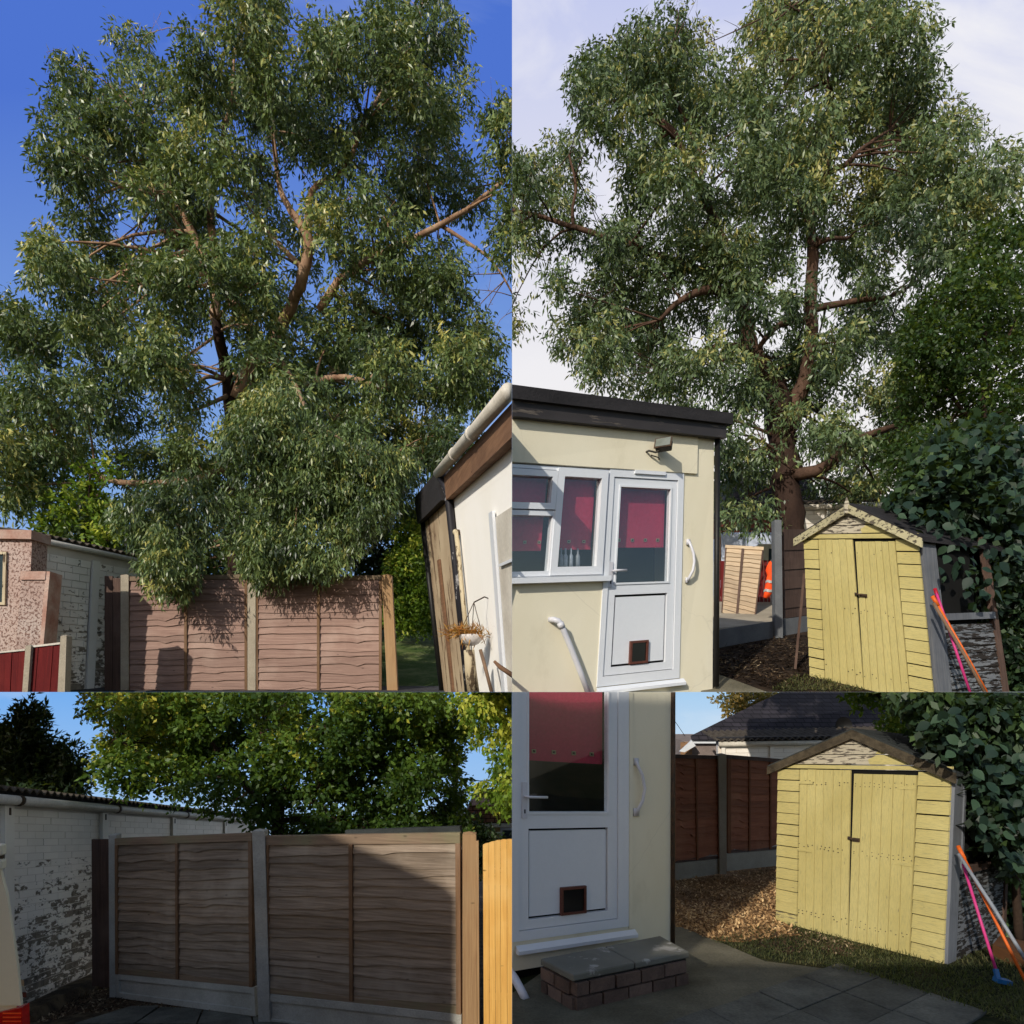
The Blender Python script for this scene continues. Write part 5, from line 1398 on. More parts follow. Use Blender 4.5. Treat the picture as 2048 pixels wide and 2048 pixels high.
litter('leaf_litter', [(60, 2020), (190, 1965), (240, 1995), (520, 2035), (560, 2048), (300, 2020), (150, 2030), (80, 2048)], bl_surf, 2200, 'litter_dark', .05, 'dry leaf litter along the foot of the shaded brown fence', 'litter', .2, aspect=.4)

gar = thing('garage', 'long white garage wall with flaking paint and white gutter beside the shaded fence', 'garage', bl_surf(100, 2000))
# wall line on the ground: near and far end
A, Bf = on_bl(-60, 6.75), on_bl(511, 18.0)
Hw = 2.34
q = Quad.__new__(Quad)
q.c = [A, Bf, Bf + Vector((0, 0, Hw)), A + Vector((0, 0, Hw))]; q.U = Bf - A; q.V = Vector((0, 0, Hw))
q.n = q.U.cross(q.V).normalized()
if q.n.dot(A - Vector((0, 0, CZ))) > 0: q.n = -q.n
wl = MB().qbox(q, 0, 1, -.1, 1, -.2, 0).build('wall', 'wall_mortar', gar)
sx = lambda x: q.st(x, 1700)[0]
posts = [sx(10), sx(204), sx(344), sx(448)]
pw = .085 / q.U.length
edges = [(0.0, posts[0] - pw), (posts[0] + pw, posts[1] - pw), (posts[1] + pw, posts[2] - pw), (posts[2] + pw, posts[3] - pw)]
for k, (a, b) in enumerate(edges):
    lo = -.02 if k < 2 else .62
    wf_ = (lambda s, t: (.40 - .52 * max(0, t - .1) + rng.normal(0, .10)) if t < .72 else -.32) if k < 2 else (lambda s, t: -.05 if t < .74 else -.2)
    brick_wall(gar, wl, q, a, b, lo, .965, .33, .086, 'wall_brick', wf_, .008, .006)
for s in posts:
    p_ = MB().qbox(q, s - pw, s + pw, -.05, .975, .0, .05).build('post', 'white_paint_concrete', gar)
    MB().qbox(q, s - pw * .2, s + pw * .2, .93, .965, .051, .056).build('bracket', 'rust_metal', p_)
MB().tube([q.P(f, 1.0, .09) for f in (0, .2, .4, .6, .8, 1)], .055, 10).build('gutter', 'gutter_white', gar, True)
for s in (sx(20), sx(221), sx(362), sx(466)):
    MB().tube([q.P(s - .003, 1.0, .09), q.P(s + .003, 1.0, .09)], .062, 10).build('gutter_bracket', 'rust_metal', gar, True)
MB().qbox(q, 0, 1, 1.001, 1.06, -.2, .03).build('eaves_board', 'felt_black', gar)
corrugated(gar, q.P(0, 1.055, .10), q.P(1, 1.055, .10), Vector((-2.6, -.6, .45)), .15, .022, 'corrugated')
pl = MB(); 
pl.hexa([on_bl(10, 6.9) + q.n * .30, on_bl(190, 9.0) + q.n * .30, on_bl(190, 9.0, .10) + q.n * .22, on_bl(10, 6.9, .10) + q.n * .22, on_bl(10, 6.9), on_bl(190, 9.0), on_bl(190, 9.0, .10), on_bl(10, 6.9, .10)])
pl.build('plinth', 'soil_litter', gar)

fence = thing('garden_fence', 'grey brown overlap fence with concrete posts half in shade under the leafy tree', 'fence', bl_surf(510, 2040))
qa = Quad((236, 1946), (510, 1972), (508, 1665), (235, 1676), 8.0, 7.0)
qb = Quad((534, 1984), (924, 2026), (922, 1664), (533, 1671), 6.9, 6.35)
lap_panel(fence, qa, 15, 'fence_grey_brown', 'fence_frame', 'fence_rail', (.487,), .38, .05, .035, .012)
lap_panel(fence, qb, 14, 'fence_grey_brown', 'fence_frame', 'fence_rail', (.462,), .38, .058, .045, .012)
gravel_board(fence, Quad((236, 1994), (514, 2031), (511, 1973.5), (236, 1947.5), 7.98, 6.98), 'concrete')
gravel_board(fence, Quad((536, 2050), (924, 2098), (924, 2028), (535, 1986), 6.88, 6.33), 'concrete')
post(fence, 217, 233, 1671, 1995, 7.98, 'concrete', 219, 236)
post(fence, 504, 529, 1663, 2050, 6.84, 'concrete', 517, 540)
post(fence, 925, 952, 1669, 2100, 6.25, 'new_post', 925, 954)
post(fence, 952, 957, 1682, 2100, 6.24, 'new_post', 955, 959, name='edge_board', depth=.03, cap=0)
post(fence, 183, 201, 1679, 1972, 8.3, 'dark_plank', 184, 201, name='end_board', depth=.03, cap=0)
post(fence, 202, 217, 1679, 1975, 8.25, 'dark_plank', 200, 218, name='end_board', depth=.03, cap=0)
cap_ = MB(); qc = Quad((690, 1672), (922, 1668), (919, 1653), (690, 1661), 7.3, 6.9)
cap_.qbox(qc, 0, 1, 0, 1, -.06, 0)
sb = thing('shed_roof', 'grey felted outbuilding roof edge showing just above the shaded brown fence', 'outbuilding', qc.P(.5, -3, -.2))
cap_.build('roof', 'felt_grey', sb)
MB().qbox(qc, .02, .98, -12, 0, -.055, -.01).build('wall', 'dark_plank', sb)

gt = thing('garden_gate', 'new orange timber gate with arched top of upright boards', 'gate', at(1000, 2080, 6.2))
qg = Quad((968, 2100), (1068, 2100), (1068, 1676), (966, 1676), 6.3, 6.3)
xs = [966, 978, 990, 1001, 1014, 1027, 1040]
for a, b in zip(xs[:-1], xs[1:]):
    s0, s1 = qg.st(a, 1800)[0], qg.st(b, 1800)[0]
    def top(x): return 1690 - 11 * math.sin(min(1, (x - 966) / 52) * math.pi / 2)
    t0, t1 = qg.st(a, top(a))[1], qg.st(b, top(b))[1]
    e = .0025
    MB().qpoly(qg, [(s0 + e, 0), (s1 - e, 0), (s1 - e, t1), ((s0 + s1) / 2, (t0 + t1) / 2 + .002), (s0 + e, t0)], -.02, 0).build('gate_board', 'gate_wood', gt)
MB().qpx(qg, 968, 1760, 1040, 1772, -.05, -.021).build('ledge', 'gate_wood', gt)
MB().qpx(qg, 968, 1990, 1040, 2002, -.05, -.021).build('ledge', 'gate_wood', gt)

vn = thing('parked_van', 'cream van rear corner with red tail light beside the flaking garage wall', 'van', at(10, 2100, 4.2))
qv = Quad((-260, 2100), (46, 2100), (46, 1500), (-260, 1500), 4.2, 4.2)
def vs_(x, y): return qv.st(x, y)
MB().qpoly(qv, [vs_(-250, 2011), vs_(42, 2011), vs_(34, 1930), vs_(24, 1860), vs_(13, 1790), vs_(-2, 1733), vs_(-20, 1700), vs_(-60, 1690), vs_(-250, 1690)], -.02, 0).build('rear_door', 'van_white', vn)
vb = [qv.P(*vs_(x_, y_), -.021) for x_, y_ in ((-250, 2090), (30, 2090), (28, 2000), (10, 1800), (-6, 1745), (-30, 1705), (-250, 1695))]
vo = Vector((-2.2, 1.2, -.2)); nv = len(vb)
mesh_obj('body', vb + [p_ + vo for p_ in vb], [tuple(range(nv)), tuple(range(2 * nv - 1, nv - 1, -1))] + [(i_, (i_ + 1) % nv, (i_ + 1) % nv + nv, i_ + nv) for i_ in range(nv)], 'van_white', vn)
tl = MB().qpoly(qv, [vs_(-8, 2100), vs_(47, 2100), vs_(45, 2014), vs_(-8, 2026)], -.06, .006).build('tail_light', 'tail_red', vn)
for k in range(5):
    y = 2024 + k * 8
    MB().qpx(qv, 8, y, 44, y + 2.5, .007, .011).build('lens_rib', 'hivis', tl)
for y0, y1 in ((1686, 1708), (1717, 1736)):
    MB().qpx(qv, -14, y0, 15, y1, .001, .05).build('hinge', 'van_white', vn, bevel=.008)
MB().qpx(qv, -14, 1709, 10, 1716, .001, .02).build('hinge_pin', 'dark_metal', vn)
bs = thing('timber_stack', 'small stack of cut timber ends between the cream van and garage wall', 'timber', at(46, 2025, 5.6))
for x0, y0, x1, y1, mm in ((30, 1952, 40, 1960, 'fence_pale'), (30, 1961, 48, 1972, 'fence_pale'), (30, 1973, 50, 1984, 'concrete'), (30, 1985, 53, 1995, 'brick_red'), (30, 1996, 46, 2046, 'dark_plank')):
    p = [at(x0, y1, 5.6), at(x1, y1, 5.6), at(x1, y0, 5.6), at(x0, y0, 5.6)]
    MB().hexa(p + [v + Vector((-.35, .3, -.06)) for v in p]).build('timber', mm, bs)

def bl_t(x, y): return np.where((x < 420), .34 - (x - 170) / 900.0, 0.0) + np.where(y < 1440, -.06, -.14) - np.where(x > 380, .14, 0) + np.where(y > 1560, -.18, 0)  # tint paints a sunlit left side and shaded underside into the leaves
plant('broadleaf_tree', 'wide leafy green tree with sunlit side tinted yellow behind the shaded brown fence', 'tree', on_bl(560, 9.4),
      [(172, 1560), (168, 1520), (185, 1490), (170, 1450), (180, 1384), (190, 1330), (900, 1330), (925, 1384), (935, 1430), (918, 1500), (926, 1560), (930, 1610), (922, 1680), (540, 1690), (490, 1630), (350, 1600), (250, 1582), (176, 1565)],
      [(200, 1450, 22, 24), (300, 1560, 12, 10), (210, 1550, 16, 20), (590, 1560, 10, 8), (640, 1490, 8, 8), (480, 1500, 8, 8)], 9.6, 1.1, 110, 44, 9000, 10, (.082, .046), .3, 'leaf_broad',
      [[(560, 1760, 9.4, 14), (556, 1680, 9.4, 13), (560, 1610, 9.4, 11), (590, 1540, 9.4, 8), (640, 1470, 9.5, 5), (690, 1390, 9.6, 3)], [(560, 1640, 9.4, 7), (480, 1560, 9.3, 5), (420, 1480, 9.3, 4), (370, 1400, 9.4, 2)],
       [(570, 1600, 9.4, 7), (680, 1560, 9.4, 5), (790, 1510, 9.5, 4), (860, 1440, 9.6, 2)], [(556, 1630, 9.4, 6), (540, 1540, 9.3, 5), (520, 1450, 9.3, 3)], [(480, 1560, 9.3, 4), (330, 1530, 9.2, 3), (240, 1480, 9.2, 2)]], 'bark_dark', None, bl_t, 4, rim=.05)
plant('conifer_tree', 'dark feathery evergreen tree beyond the garage roof at the picture edge', 'tree', on_bl(60, 14), [(-40, 1440), (5, 1450), (20, 1470), (35, 1430), (68, 1404), (76, 1420), (80, 1460), (100, 1490), (150, 1492), (160, 1520), (165, 1560), (150, 1600), (-40, 1590)],
      [(30, 1450, 10, 12), (110, 1500, 10, 8)], 14, .8, 34, 30, 1700, 10, (.16, .05), -.25, 'leaf_dark', [[(60, 1680, 14, 7), (58, 1560, 14, 5), (68, 1415, 14, 1.5)], [(58, 1560, 14, 3), (120, 1520, 14, 2)], [(58, 1550, 14, 3), (10, 1490, 14, 2)]], 'bark_dark')
plant('broadleaf_tree', 'thin yellowing tree with loose leaves hanging above the new orange gate', 'tree', on_bl(1010, 9), [(915, 1384), (935, 1370), (1060, 1360), (1060, 1620), (1000, 1625), (985, 1590), (950, 1600), (965, 1540), (935, 1500), (940, 1440), (915, 1420)],
      [(960, 1500, 20, 26), (985, 1450, 14, 14)], 8.6, .5, 26, 30, 900, 9, (.075, .042), .7, 'leaf_light', [[(1040, 1720, 8.8, 5), (1030, 1560, 8.7, 4), (1010, 1440, 8.6, 3), (990, 1380, 8.6, 2)]], 'bark_dark', None, lambda x, y: np.where(y < 1500, .2, .05))
hd = thing('hedge', 'dark hedge behind the fence top beside the orange gate', 'hedge', on_bl(940, 9.8))
r_ = crown([(880, 1600), (935, 1640), (960, 1660), (1000, 1650), (1010, 1690), (990, 1740), (900, 1740), (860, 1680)], [], 9.8, .4, 16, 28, 900, 8, (.08, .045), .2)
leaf_mesh('foliage', on_bl(940, 9.8), *r_[:4], 'leaf_dark', hd)
hb = thing('far_house', 'far brown roofed house with pale wall above the orange gate', 'house', on_bl(985, 17))
qh = Quad((920, 1760), (1070, 1760), (1070, 1646), (930, 1646), 17, 17)
MB().qbox(qh, 0, 1, 0, 1, -3, 0).build('wall', 'brick_yellow', hb)
rf_ = MB().qpoly(qh, [(-.06, 1.0), (1.1, 1.0), (.75, 1.34), (.05, 1.34)], -2.6, .25).build('roof', 'rooftile_brown', hb)
MB().qbox(qh, -.05, 1.06, .97, 1.03, .26, .32).build('gutter', 'gutter_white', hb)
wf = MB(); wf.qframe(qh, 1000, 1655, 1040, 1690, .06, .002, .05); w_ = wf.build('window', 'upvc', hb)
MB().qpx(qh, 1002, 1657, 1038, 1688, .002, .01).build('pane', 'car_glass', w_)
tp = thing('telegraph_pole', 'thin telegraph pole rising above the dark tree edge near the gate', 'pole', on_bl(911, 16))
MB().tube([on_bl(911, 16), at(911, 1600, 16), at(911, 1500, 16)], .06, 7).build('pole', 'pole_wood', tp, True)
MB().tube([at(911, 1555, 16), at(960, 1562, 16), at(1022, 1560, 16)], .012, 4).tube([at(911, 1575, 16), at(960, 1585, 16), at(1022, 1592, 16)], .012, 4).build('wire', 'black_paint', tp)

# ================================================================== lower right: shaded door and step, sunlit yellow shed
CLIP = (1, -1)
def br_d(y): return 1.61 * F / (y - (PY + .14 * F))
def br_z(d): return CZ - 1.61 - .14 * d
def br_surf(x, y): return at(x, y, br_d(y))
def on_br(x, d, up=0.0): return Vector(((x - PX) / F * d, d, br_z(d) + up))
g = MB()
ys = [2.6, 4, 5, 6, 8, 11, 15, 22, 36]
for a, b in zip(ys[:-1], ys[1:]):
    g.hexa([(.01, a, br_z(a) - 1), (40, a, br_z(a) - 1), (40, a, br_z(a)), (.01, a, br_z(a)), (.01, b, br_z(b) - 1), (40, b, br_z(b) - 1), (40, b, br_z(b)), (.01, b, br_z(b))])
tag(g.build('ground', 'grass_ground'), kind='structure')
def sheet(name, pts, mat, up, dn=.06, parent=None):
    p = [br_surf(*v) for v in pts]; n = len(p)
    m = MB(); m.add([v + Vector((0, 0, up)) for v in p] + [v - Vector((0, 0, dn)) for v in p],
                    [tuple(range(n)), tuple(range(2 * n - 1, n - 1, -1))] + [(i, i + n, (i + 1) % n + n, (i + 1) % n) for i in range(n)])
    return m.build(name, mat, parent)
chips = [(1200, 1850), (1330, 1766), (1346, 1761), (1440, 1743), (1560, 1728), (1700, 1728), (1640, 1830), (1552, 1842), (1600, 1870), (1480, 1885), (1420, 1880), (1346, 1852), (1300, 1862)]
tag(sheet('woodchip_bed', chips, 'chip_ground', .008), kind='structure')
litter('wood_chips', chips, br_surf, 9000, 'chip', .055, 'sunlit wood chips between the red brown fence and the yellow shed', 'wood chips', .25, lift=.012, aspect=.45)
path = [(1024, 2140), (1024, 1990), (1150, 1900), (1330, 1840), (1352, 1852), (1425, 1880), (1530, 1925), (1652, 1940), (1596, 1963), (1480, 2001), (1334, 2048), (1200, 2092), (1100, 2140)]
tag(sheet('path', path, 'path_concrete', .012), kind='structure')
pv = link(bpy.data.objects.new('paving', None)); pv['kind'] = 'structure'; pv.location = br_surf(1650, 1990); BASE[pv.name] = Vector(pv.location)
O_, a_, b_ = br_surf(1686, 1987), br_surf(1598, 2023) - br_surf(1686, 1987), br_surf(1786, 2025.5) - br_surf(1686, 1987)
for i in range(-1, 5):
    for j in range(-1, 5):
        if i == -1 and j > 1: continue
        c4 = [O_ + a_ * (i + u) + b_ * (j + v) for u, v in ((.012, .012), (.988, .012), (.988, .988), (.012, .988))]
        up_ = [.012 + rng.uniform(0, .010)] * 4
        MB().hexa([p_ - Vector((0, 0, .05)) for p_ in c4] + [p_ + Vector((0, 0, h_ + rng.uniform(-.002, .002))) for p_, h_ in zip(c4, up_)]).build('paving_slab', 'paving', pv, bevel=.005)
grass = [(1420, 1884), (1552, 1845), (1700, 1880), (1890, 1932), (1960, 1900), (2060, 1900), (2060, 2060), (1980, 2034), (1858, 1996), (1752, 1960), (1652, 1938), (1530, 1922)]
litter('grass', grass, br_surf, 9000, 'grass', .045, 'strip of short grass along the foot of the sunlit yellow shed', 'grass', 1.0, aspect=.16)
litter('leaf_litter', [(1480, 1880), (1560, 1850), (1720, 1890), (1700, 1915), (1620, 1905), (1560, 1910)], br_surf, 700, 'litter_dark', .05, 'dry leaves and splinters on the grass before the sunlit shed doors', 'litter', .2, aspect=.4)

hs = thing('cream_house', 'shaded blue grey house corner with white half glazed door and raised step', 'house', br_surf(1200, 1930))
q = Quad((1024, 1943), (1341, 1890), (1342, 1362), (1024, 1310), 5.4, 6.5)
w = MB()
d0 = q.rect(990, 1300, 1256, 1868)
w.qbox(q, d0[1], 1, 0, 1, -.22, 0)
w.qbox(q, -.05, d0[1], 0, d0[2], -.22, 0)
b = perp(q, 2.6)
cs = [q.P(1, -.02, -.221), q.P(1, 1, -.221), q.P(1, 1, -.221) + b, q.P(1, -.02, -.221) + b]
w.hexa(cs + [p - q.U.normalized() * .2 for p in cs])
w.build('wall', 'cream_render', hs)
MB().qbox(q, -.05, 1, -.16, 1, -.75, -.7).build('interior', 'interior_dark', hs)
MB().qbox(q, 0, .98, -.20, -.003, -.4, -.06).build('underfloor_dark', 'black_void', hs)  # black colour stands for the shaded void under the house
MB().tube([q.P(1.008, 1, .015), q.P(1.008, .5, .015), q.P(1.008, .0, .015)], .022, 8).build('downpipe', 'rust_metal', hs, True)
door_set(hs, q, (1022, 1290, 1256, 1868), (1037, 1290, 1235, 1850), (1057, 1290, 1216, 1624), (1062, 1656, 1216, 1830), (1121, 1773, 1171, 1828), (1046, 1589, 1086, 1596),
         (1043, 1564, 1053, 1637), (1030, 1874, 1268, 1889), 1526, [(1081, 1504, 4), (1121, 1506, 4), (1161, 1508, 4), (1197, 1510, 4)])
MB().qpx(q, 1257, 1300, 1264, 1856, .0005, .012).build('reveal_strip', 'cream_render', hs)
h = MB(); hp = [(1270, 1522, .02), (1270, 1532, .04), (1275, 1548, .06), (1279, 1575, .068), (1276, 1600, .06), (1271, 1616, .04), (1270, 1628, .02)]
h.tube([q.P(*q.st(x, y), w_) for x, y, w_ in hp], .016, 8); h.qpx(q, 1267, 1516, 1275, 1531, .001, .02); h.qpx(q, 1266, 1616, 1276, 1632, .001, .02)
h.build('grab_handle', 'white_plastic', hs, True)
MB().tube([at(1016, 1938, 5.2), at(1030, 1958, 5.1), at(1042, 1980, 5.0), at(1052, 2000, 4.95)], .032, 10).build('waste_pipe', 'white_plastic', hs, True)
# doorstep of brick with two slabs
ds = thing('doorstep', 'low brick doorstep with two stained paving slabs below the shaded door', 'step', br_surf(1150, 2020))
fl_, fr_, bl_, br_ = br_surf(1149, 2024), br_surf(1376, 1970), br_surf(1084, 1985), br_surf(1318, 1932)
up = .265
hU = Vector((0, 0, up))
tp_ = [p + hU for p in (fl_, fr_, br_, bl_)]
inn = [(p - (fl_ + fr_ + bl_ + br_) / 4) * .97 + (fl_ + fr_ + bl_ + br_) / 4 for p in (fl_, fr_, br_, bl_)]
core = MB().hexa([p + Vector((0, 0, -.05)) for p in inn] + [p + Vector((0, 0, up - .055)) for p in inn]).build('core', 'mortar', ds)
def lerp2(a, b_, f): return a + (b_ - a) * f
for (a, b_, nb, off) in ((fl_, fr_, 4.6, 0), (bl_, fl_, 2.2, .4)):
    L = (b_ - a).length; hb_ = (up - .055) / 2
    dir_ = (b_ - a).normalized(); nn = dir_.cross(Vector((0, 0, 1))).normalized()
    if nn.y > 0 and nn.x > 0: nn = -nn
    if nn.dot(a - Vector((0, 0, CZ))) > 0: nn = -nn
    for row in range(2):
        s = -(.5 if row ^ int(off > 0) else 0.0)
        while s < nb:
            x0, x1 = max(0, s / nb) * L + .009, min(1, (s + 1) / nb) * L - .009
            if x1 - x0 > .03:
                z0, z1 = row * hb_ + .008, (row + 1) * hb_ - .008
                P_ = [a + dir_ * x0, a + dir_ * x1]
                o_ = nn * rng.uniform(.012, .020); i_ = -nn * .06
                MB().hexa([P_[0] + o_ + Vector((0, 0, z0)), P_[1] + o_ + Vector((0, 0, z0)), P_[1] + o_ + Vector((0, 0, z1)), P_[0] + o_ + Vector((0, 0, z1)),
                           P_[0] + i_ + Vector((0, 0, z0)), P_[1] + i_ + Vector((0, 0, z0)), P_[1] + i_ + Vector((0, 0, z1)), P_[0] + i_ + Vector((0, 0, z1))]).build('brick', 'step_brick', ds)
            s += 1
for f0, f1 in ((-.012, .497), (.503, 1.012)):
    p = [lerp2(fl_, fr_, f0), lerp2(fl_, fr_, f1), lerp2(bl_, br_, f1), lerp2(bl_, br_, f0)]
    MB().hexa([v + Vector((0, 0, up - .05)) for v in p] + [v + Vector((0, 0, up + rng.uniform(0, .004))) for v in p]).build('step_slab', 'slab_stained', ds, bevel=.008)

fence = thing('garden_fence', 'red brown overlap fence with concrete post between the shaded house and sunlit shed', 'fence', br_surf(1445, 1745))
qa = Quad((1330, 1727), (1438, 1716), (1434, 1511), (1330, 1508), 10.9, 11.7)
qb = Quad((1453, 1706), (1600, 1694), (1600, 1521), (1453, 1509), 11.9, 13.2)
lap_panel(fence, qa, 13, 'fence_red_brown', 'fence_red_frame', 'dark_plank', (.55,), .3, .035, .03, .02)
lap_panel(fence, qb, 13, 'fence_red_brown', 'fence_red_frame', 'dark_plank', (.27, .55), .3, .04, .03, .02)
for c in (((1330, 1764), (1438, 1747), (1438, 1717.5), (1330, 1728.5), 10.88, 11.68), ((1453, 1742), (1600, 1726), (1600, 1695.5), (1453, 1707.5), 11.88, 13.18)):
    MB().qbox(Quad(*c), 0, 1, 0, 1, -.04, .01).build('gravel_board', 'concrete_warm', fence)
post(fence, 1437, 1453, 1509, 1748, 11.6, 'concrete_warm', 1440, 1453, depth=.12)

gar = thing('garage', 'white garage wall with gutter and dark corrugated roof edge behind the sunlit shed', 'garage', on_br(1550, 15.5))
q2 = Quad((1436, 1720), (1860, 1720), (1860, 1482), (1436, 1488), 15.5, 15)
wl = MB().qbox(q2, 0, 1, 0, 1, -.2, 0).build('wall', 'wall_mortar', gar)
t_ = q2.st(1500, 1530)[1]
brick_wall(gar, wl, q2, .035, .24, t_, .99, .5, .10, 'wall_brick', lambda s, t: -.25, .012)
brick_wall(gar, wl, q2, .262, .56, t_, .99, .5, .10, 'wall_brick', lambda s, t: -.25, .012)
for x in (1446, 1543):
    s = q2.st(x, 1500)[0]; MB().qbox(q2, s - .009, s + .009, 0, .985, 0, .05).build('post', 'white_paint_concrete', gar)
MB().tube([q2.P(0, 1.0, .08), q2.P(.5, 1.0, .08), q2.P(1, 1.0, .08)], .06, 8).build('gutter', 'gutter_white', gar, True)
MB().qbox(q2, 0, 1, .985, 1.055, -.25, .015).build('eaves_board', 'felt_black', gar)
corrugated(gar, q2.P(-.01, 1.035, .12), q2.P(1.0, 1.05, .12), Vector((.1, 1.6, .12)), .15, .03, 'corrugated')
bg = thing('bungalow', 'bungalow with large dark tiled roof behind the white garage', 'house', on_br(1500, 18))
qh = Quad((1384, 1620), (1900, 1620), (1900, 1482), (1384, 1482), 18, 18)
MB().qbox(qh, -.03, .12, 0, 1, -3, 0).build('wall', 'pebbledash', bg)
for k in range(7):
    MB().qbox(qh, -.045, .0, .5 + k * .07, .565 + k * .07, .001, .02).build('gable_board', 'clapboard', bg)
hp = [at(1383, 1481, 17.8), at(1920, 1481, 17.8), at(1920, 1300, 22), at(1640, 1340, 22), at(1581, 1384, 20.6), at(1501, 1422, 19.4)]
up = Vector((0, .1, .12))
n = len(hp)
MB().add([p for p in hp] + [p + up for p in hp], [tuple(range(n)), tuple(range(2 * n - 1, n - 1, -1))] + [(i, (i + 1) % n, (i + 1) % n + n, i + n) for i in range(n)]).build('roof', 'rooftile_dark', bg)
MB().qpx(qh, 1380, 1479, 1440, 1486, .05, .14).build('gutter', 'upvc', bg)
a, b_ = at(1360, 1503, 17.6), at(1384, 1481, 17.6)
MB().hexa([a, a + Vector((.12, 0, -.02)), b_ + Vector((.1, 0, -.14)), b_, a + Vector((0, .1, 0)), a + Vector((.12, .1, -.02)), b_ + Vector((.1, .1, -.14)), b_ + Vector((0, .1, 0))]).build('barge_board', 'upvc', bg)
dsh = MB(); c = at(1686, 1452, 16.6); vs = [c + Vector((0, .05, 0))]; fs = []
for i in (1, 2, 3):
    rr = .21 * i / 3
    for k in range(20):
        g_ = 2 * math.pi * k / 20; vs.append(c + Vector((rr * math.cos(g_), .05 - .10 * (i / 3) ** 2, rr * 1.1 * math.sin(g_))))
for k in range(20):
    fs.append((0, 1 + k, 1 + (k + 1) % 20))
    for i in (0, 1): fs.append((1 + i * 20 + k, 21 + i * 20 + k, 21 + i * 20 + (k + 1) % 20, 1 + i * 20 + (k + 1) % 20))
vs2 = [v + Vector((0, .015, 0)) for v in vs]
dsh.add(vs, fs); dsh.add(vs2, fs)
sd = thing('satellite_dish', 'dark satellite dish on the dark tiled bungalow roof', 'satellite dish', at(1686, 1468, 16.6))
dsh.build('dish', 'black_paint', sd, True)
MB().tube([c + Vector((0, .06, 0)), c + Vector((.0, .12, -.25))], .02, 6).build('mast', 'black_paint', sd)
MB().tube([c + Vector((-.16, -.04, -.12)), c + Vector((-.1, -.2, -.16)), c + Vector((-.04, -.28, -.14))], .012, 6).build('arm', 'black_paint', sd)
hb = thing('far_house', 'small far gable with white barge board behind the red brown fence', 'house', on_br(1348, 24))
qf = Quad((1300, 1600), (1362, 1600), (1362, 1497), (1300, 1497), 24, 24)
MB().qbox(qf, 0, 1, 0, 1, -2, 0).build('wall', 'brick_red', hb)
MB().qpoly(qf, [(-.05, 1.0), (1.05, .9), (1.0, 1.0), (.7, 1.12), (.2, 1.2)], -2, .2).build('roof', 'rooftile_brown', hb)
a, b_ = at(1340, 1485, 23.7), at(1363, 1497, 23.7)
MB().hexa([a, b_, b_ - Vector((0, 0, .07)), a - Vector((0, 0, .07))] + [p + Vector((0, .06, 0)) for p in (a, b_, b_ - Vector((0, 0, .07)), a - Vector((0, 0, .07)))]).build('barge_board', 'upvc', hb)
wr = thing('overhead_wire', 'thin overhead wire crossing the pale sky beside the shaded house', 'wire', at(1374, 1480, 20))
MB().tube([at(1330, 1415, 20), at(1349, 1441, 20), at(1376, 1481, 20)], .008, 4).build('wire', 'black_paint', wr)
plant('broadleaf_tree', 'autumn brown tree top showing above the dark bungalow roof', 'tree', on_br(1520, 25), [(1425, 1400), (1440, 1395), (1470, 1370), (1600, 1350), (1590, 1384), (1540, 1405), (1490, 1425), (1450, 1432), (1455, 1415)],
      [(1500, 1395, 8, 6)], 24.5, .7, 26, 20, 520, 8, (.16, .09), .4, 'leaf_autumn', [[(1560, 1560, 25, 5), (1555, 1440, 25, 4), (1530, 1400, 24.8, 2), (1500, 1388, 24.6, 1.5)]], 'bark_dark')

sh = thing('garden_shed', 'sunlit yellow shed with planked double doors beside the wood chips', 'shed', br_surf(1750, 1900))
q = Quad((1550.6, 1841), (1889.6, 1928), (1905.7, 1537), (1555, 1532), 7.84, 5.94)
B = lambda xt, xb, yt=1546, yb=1880: st_pair(q, xt, yt, xb, yb)
lt = [1600, 1615, 1632, 1648, 1667, 1685, 1702]; lb = [1594.7, 1610, 1627, 1644, 1662, 1680.5, 1696]
rt = [1709, 1726, 1747, 1767, 1788.6, 1811, 1835]; rb = [1698, 1715, 1735, 1756, 1777, 1799, 1821]
ld = [B(a, b) for a, b in zip(lt, lb)]; rd = [B(a, b) for a, b in zip(rt, rb)]
sd_ = on_br(2005, 6.95) - q.P(1, 0)
D = Vector((sd_.x, sd_.y, sd_.z)) * 1.0
te = q.st(1730, 1531)[1] - .012
shed(sh, q, q.st(1711, 1468), (0.0, te), (1.0, te), D, (0, 0), ld, None, rd, (1, 1), 14, 13, q.st(1541, 1538), q.st(1918, 1552), 'barge_dark', 'felt_grey', q.st(1745, 1515)[0], (1708, 1677), .020, .985, .065)
for (x0, y0, x1, y1) in ((1600, 1562, 1627, 1568), (1596, 1697, 1625, 1703), (1800, 1573, 1834, 1579), (1790, 1723, 1828, 1731)):
    MB().qpx(q, x0, y0, x1, y1, .0115, .0145).build('hinge_strap', 'yellow_paint', sh)
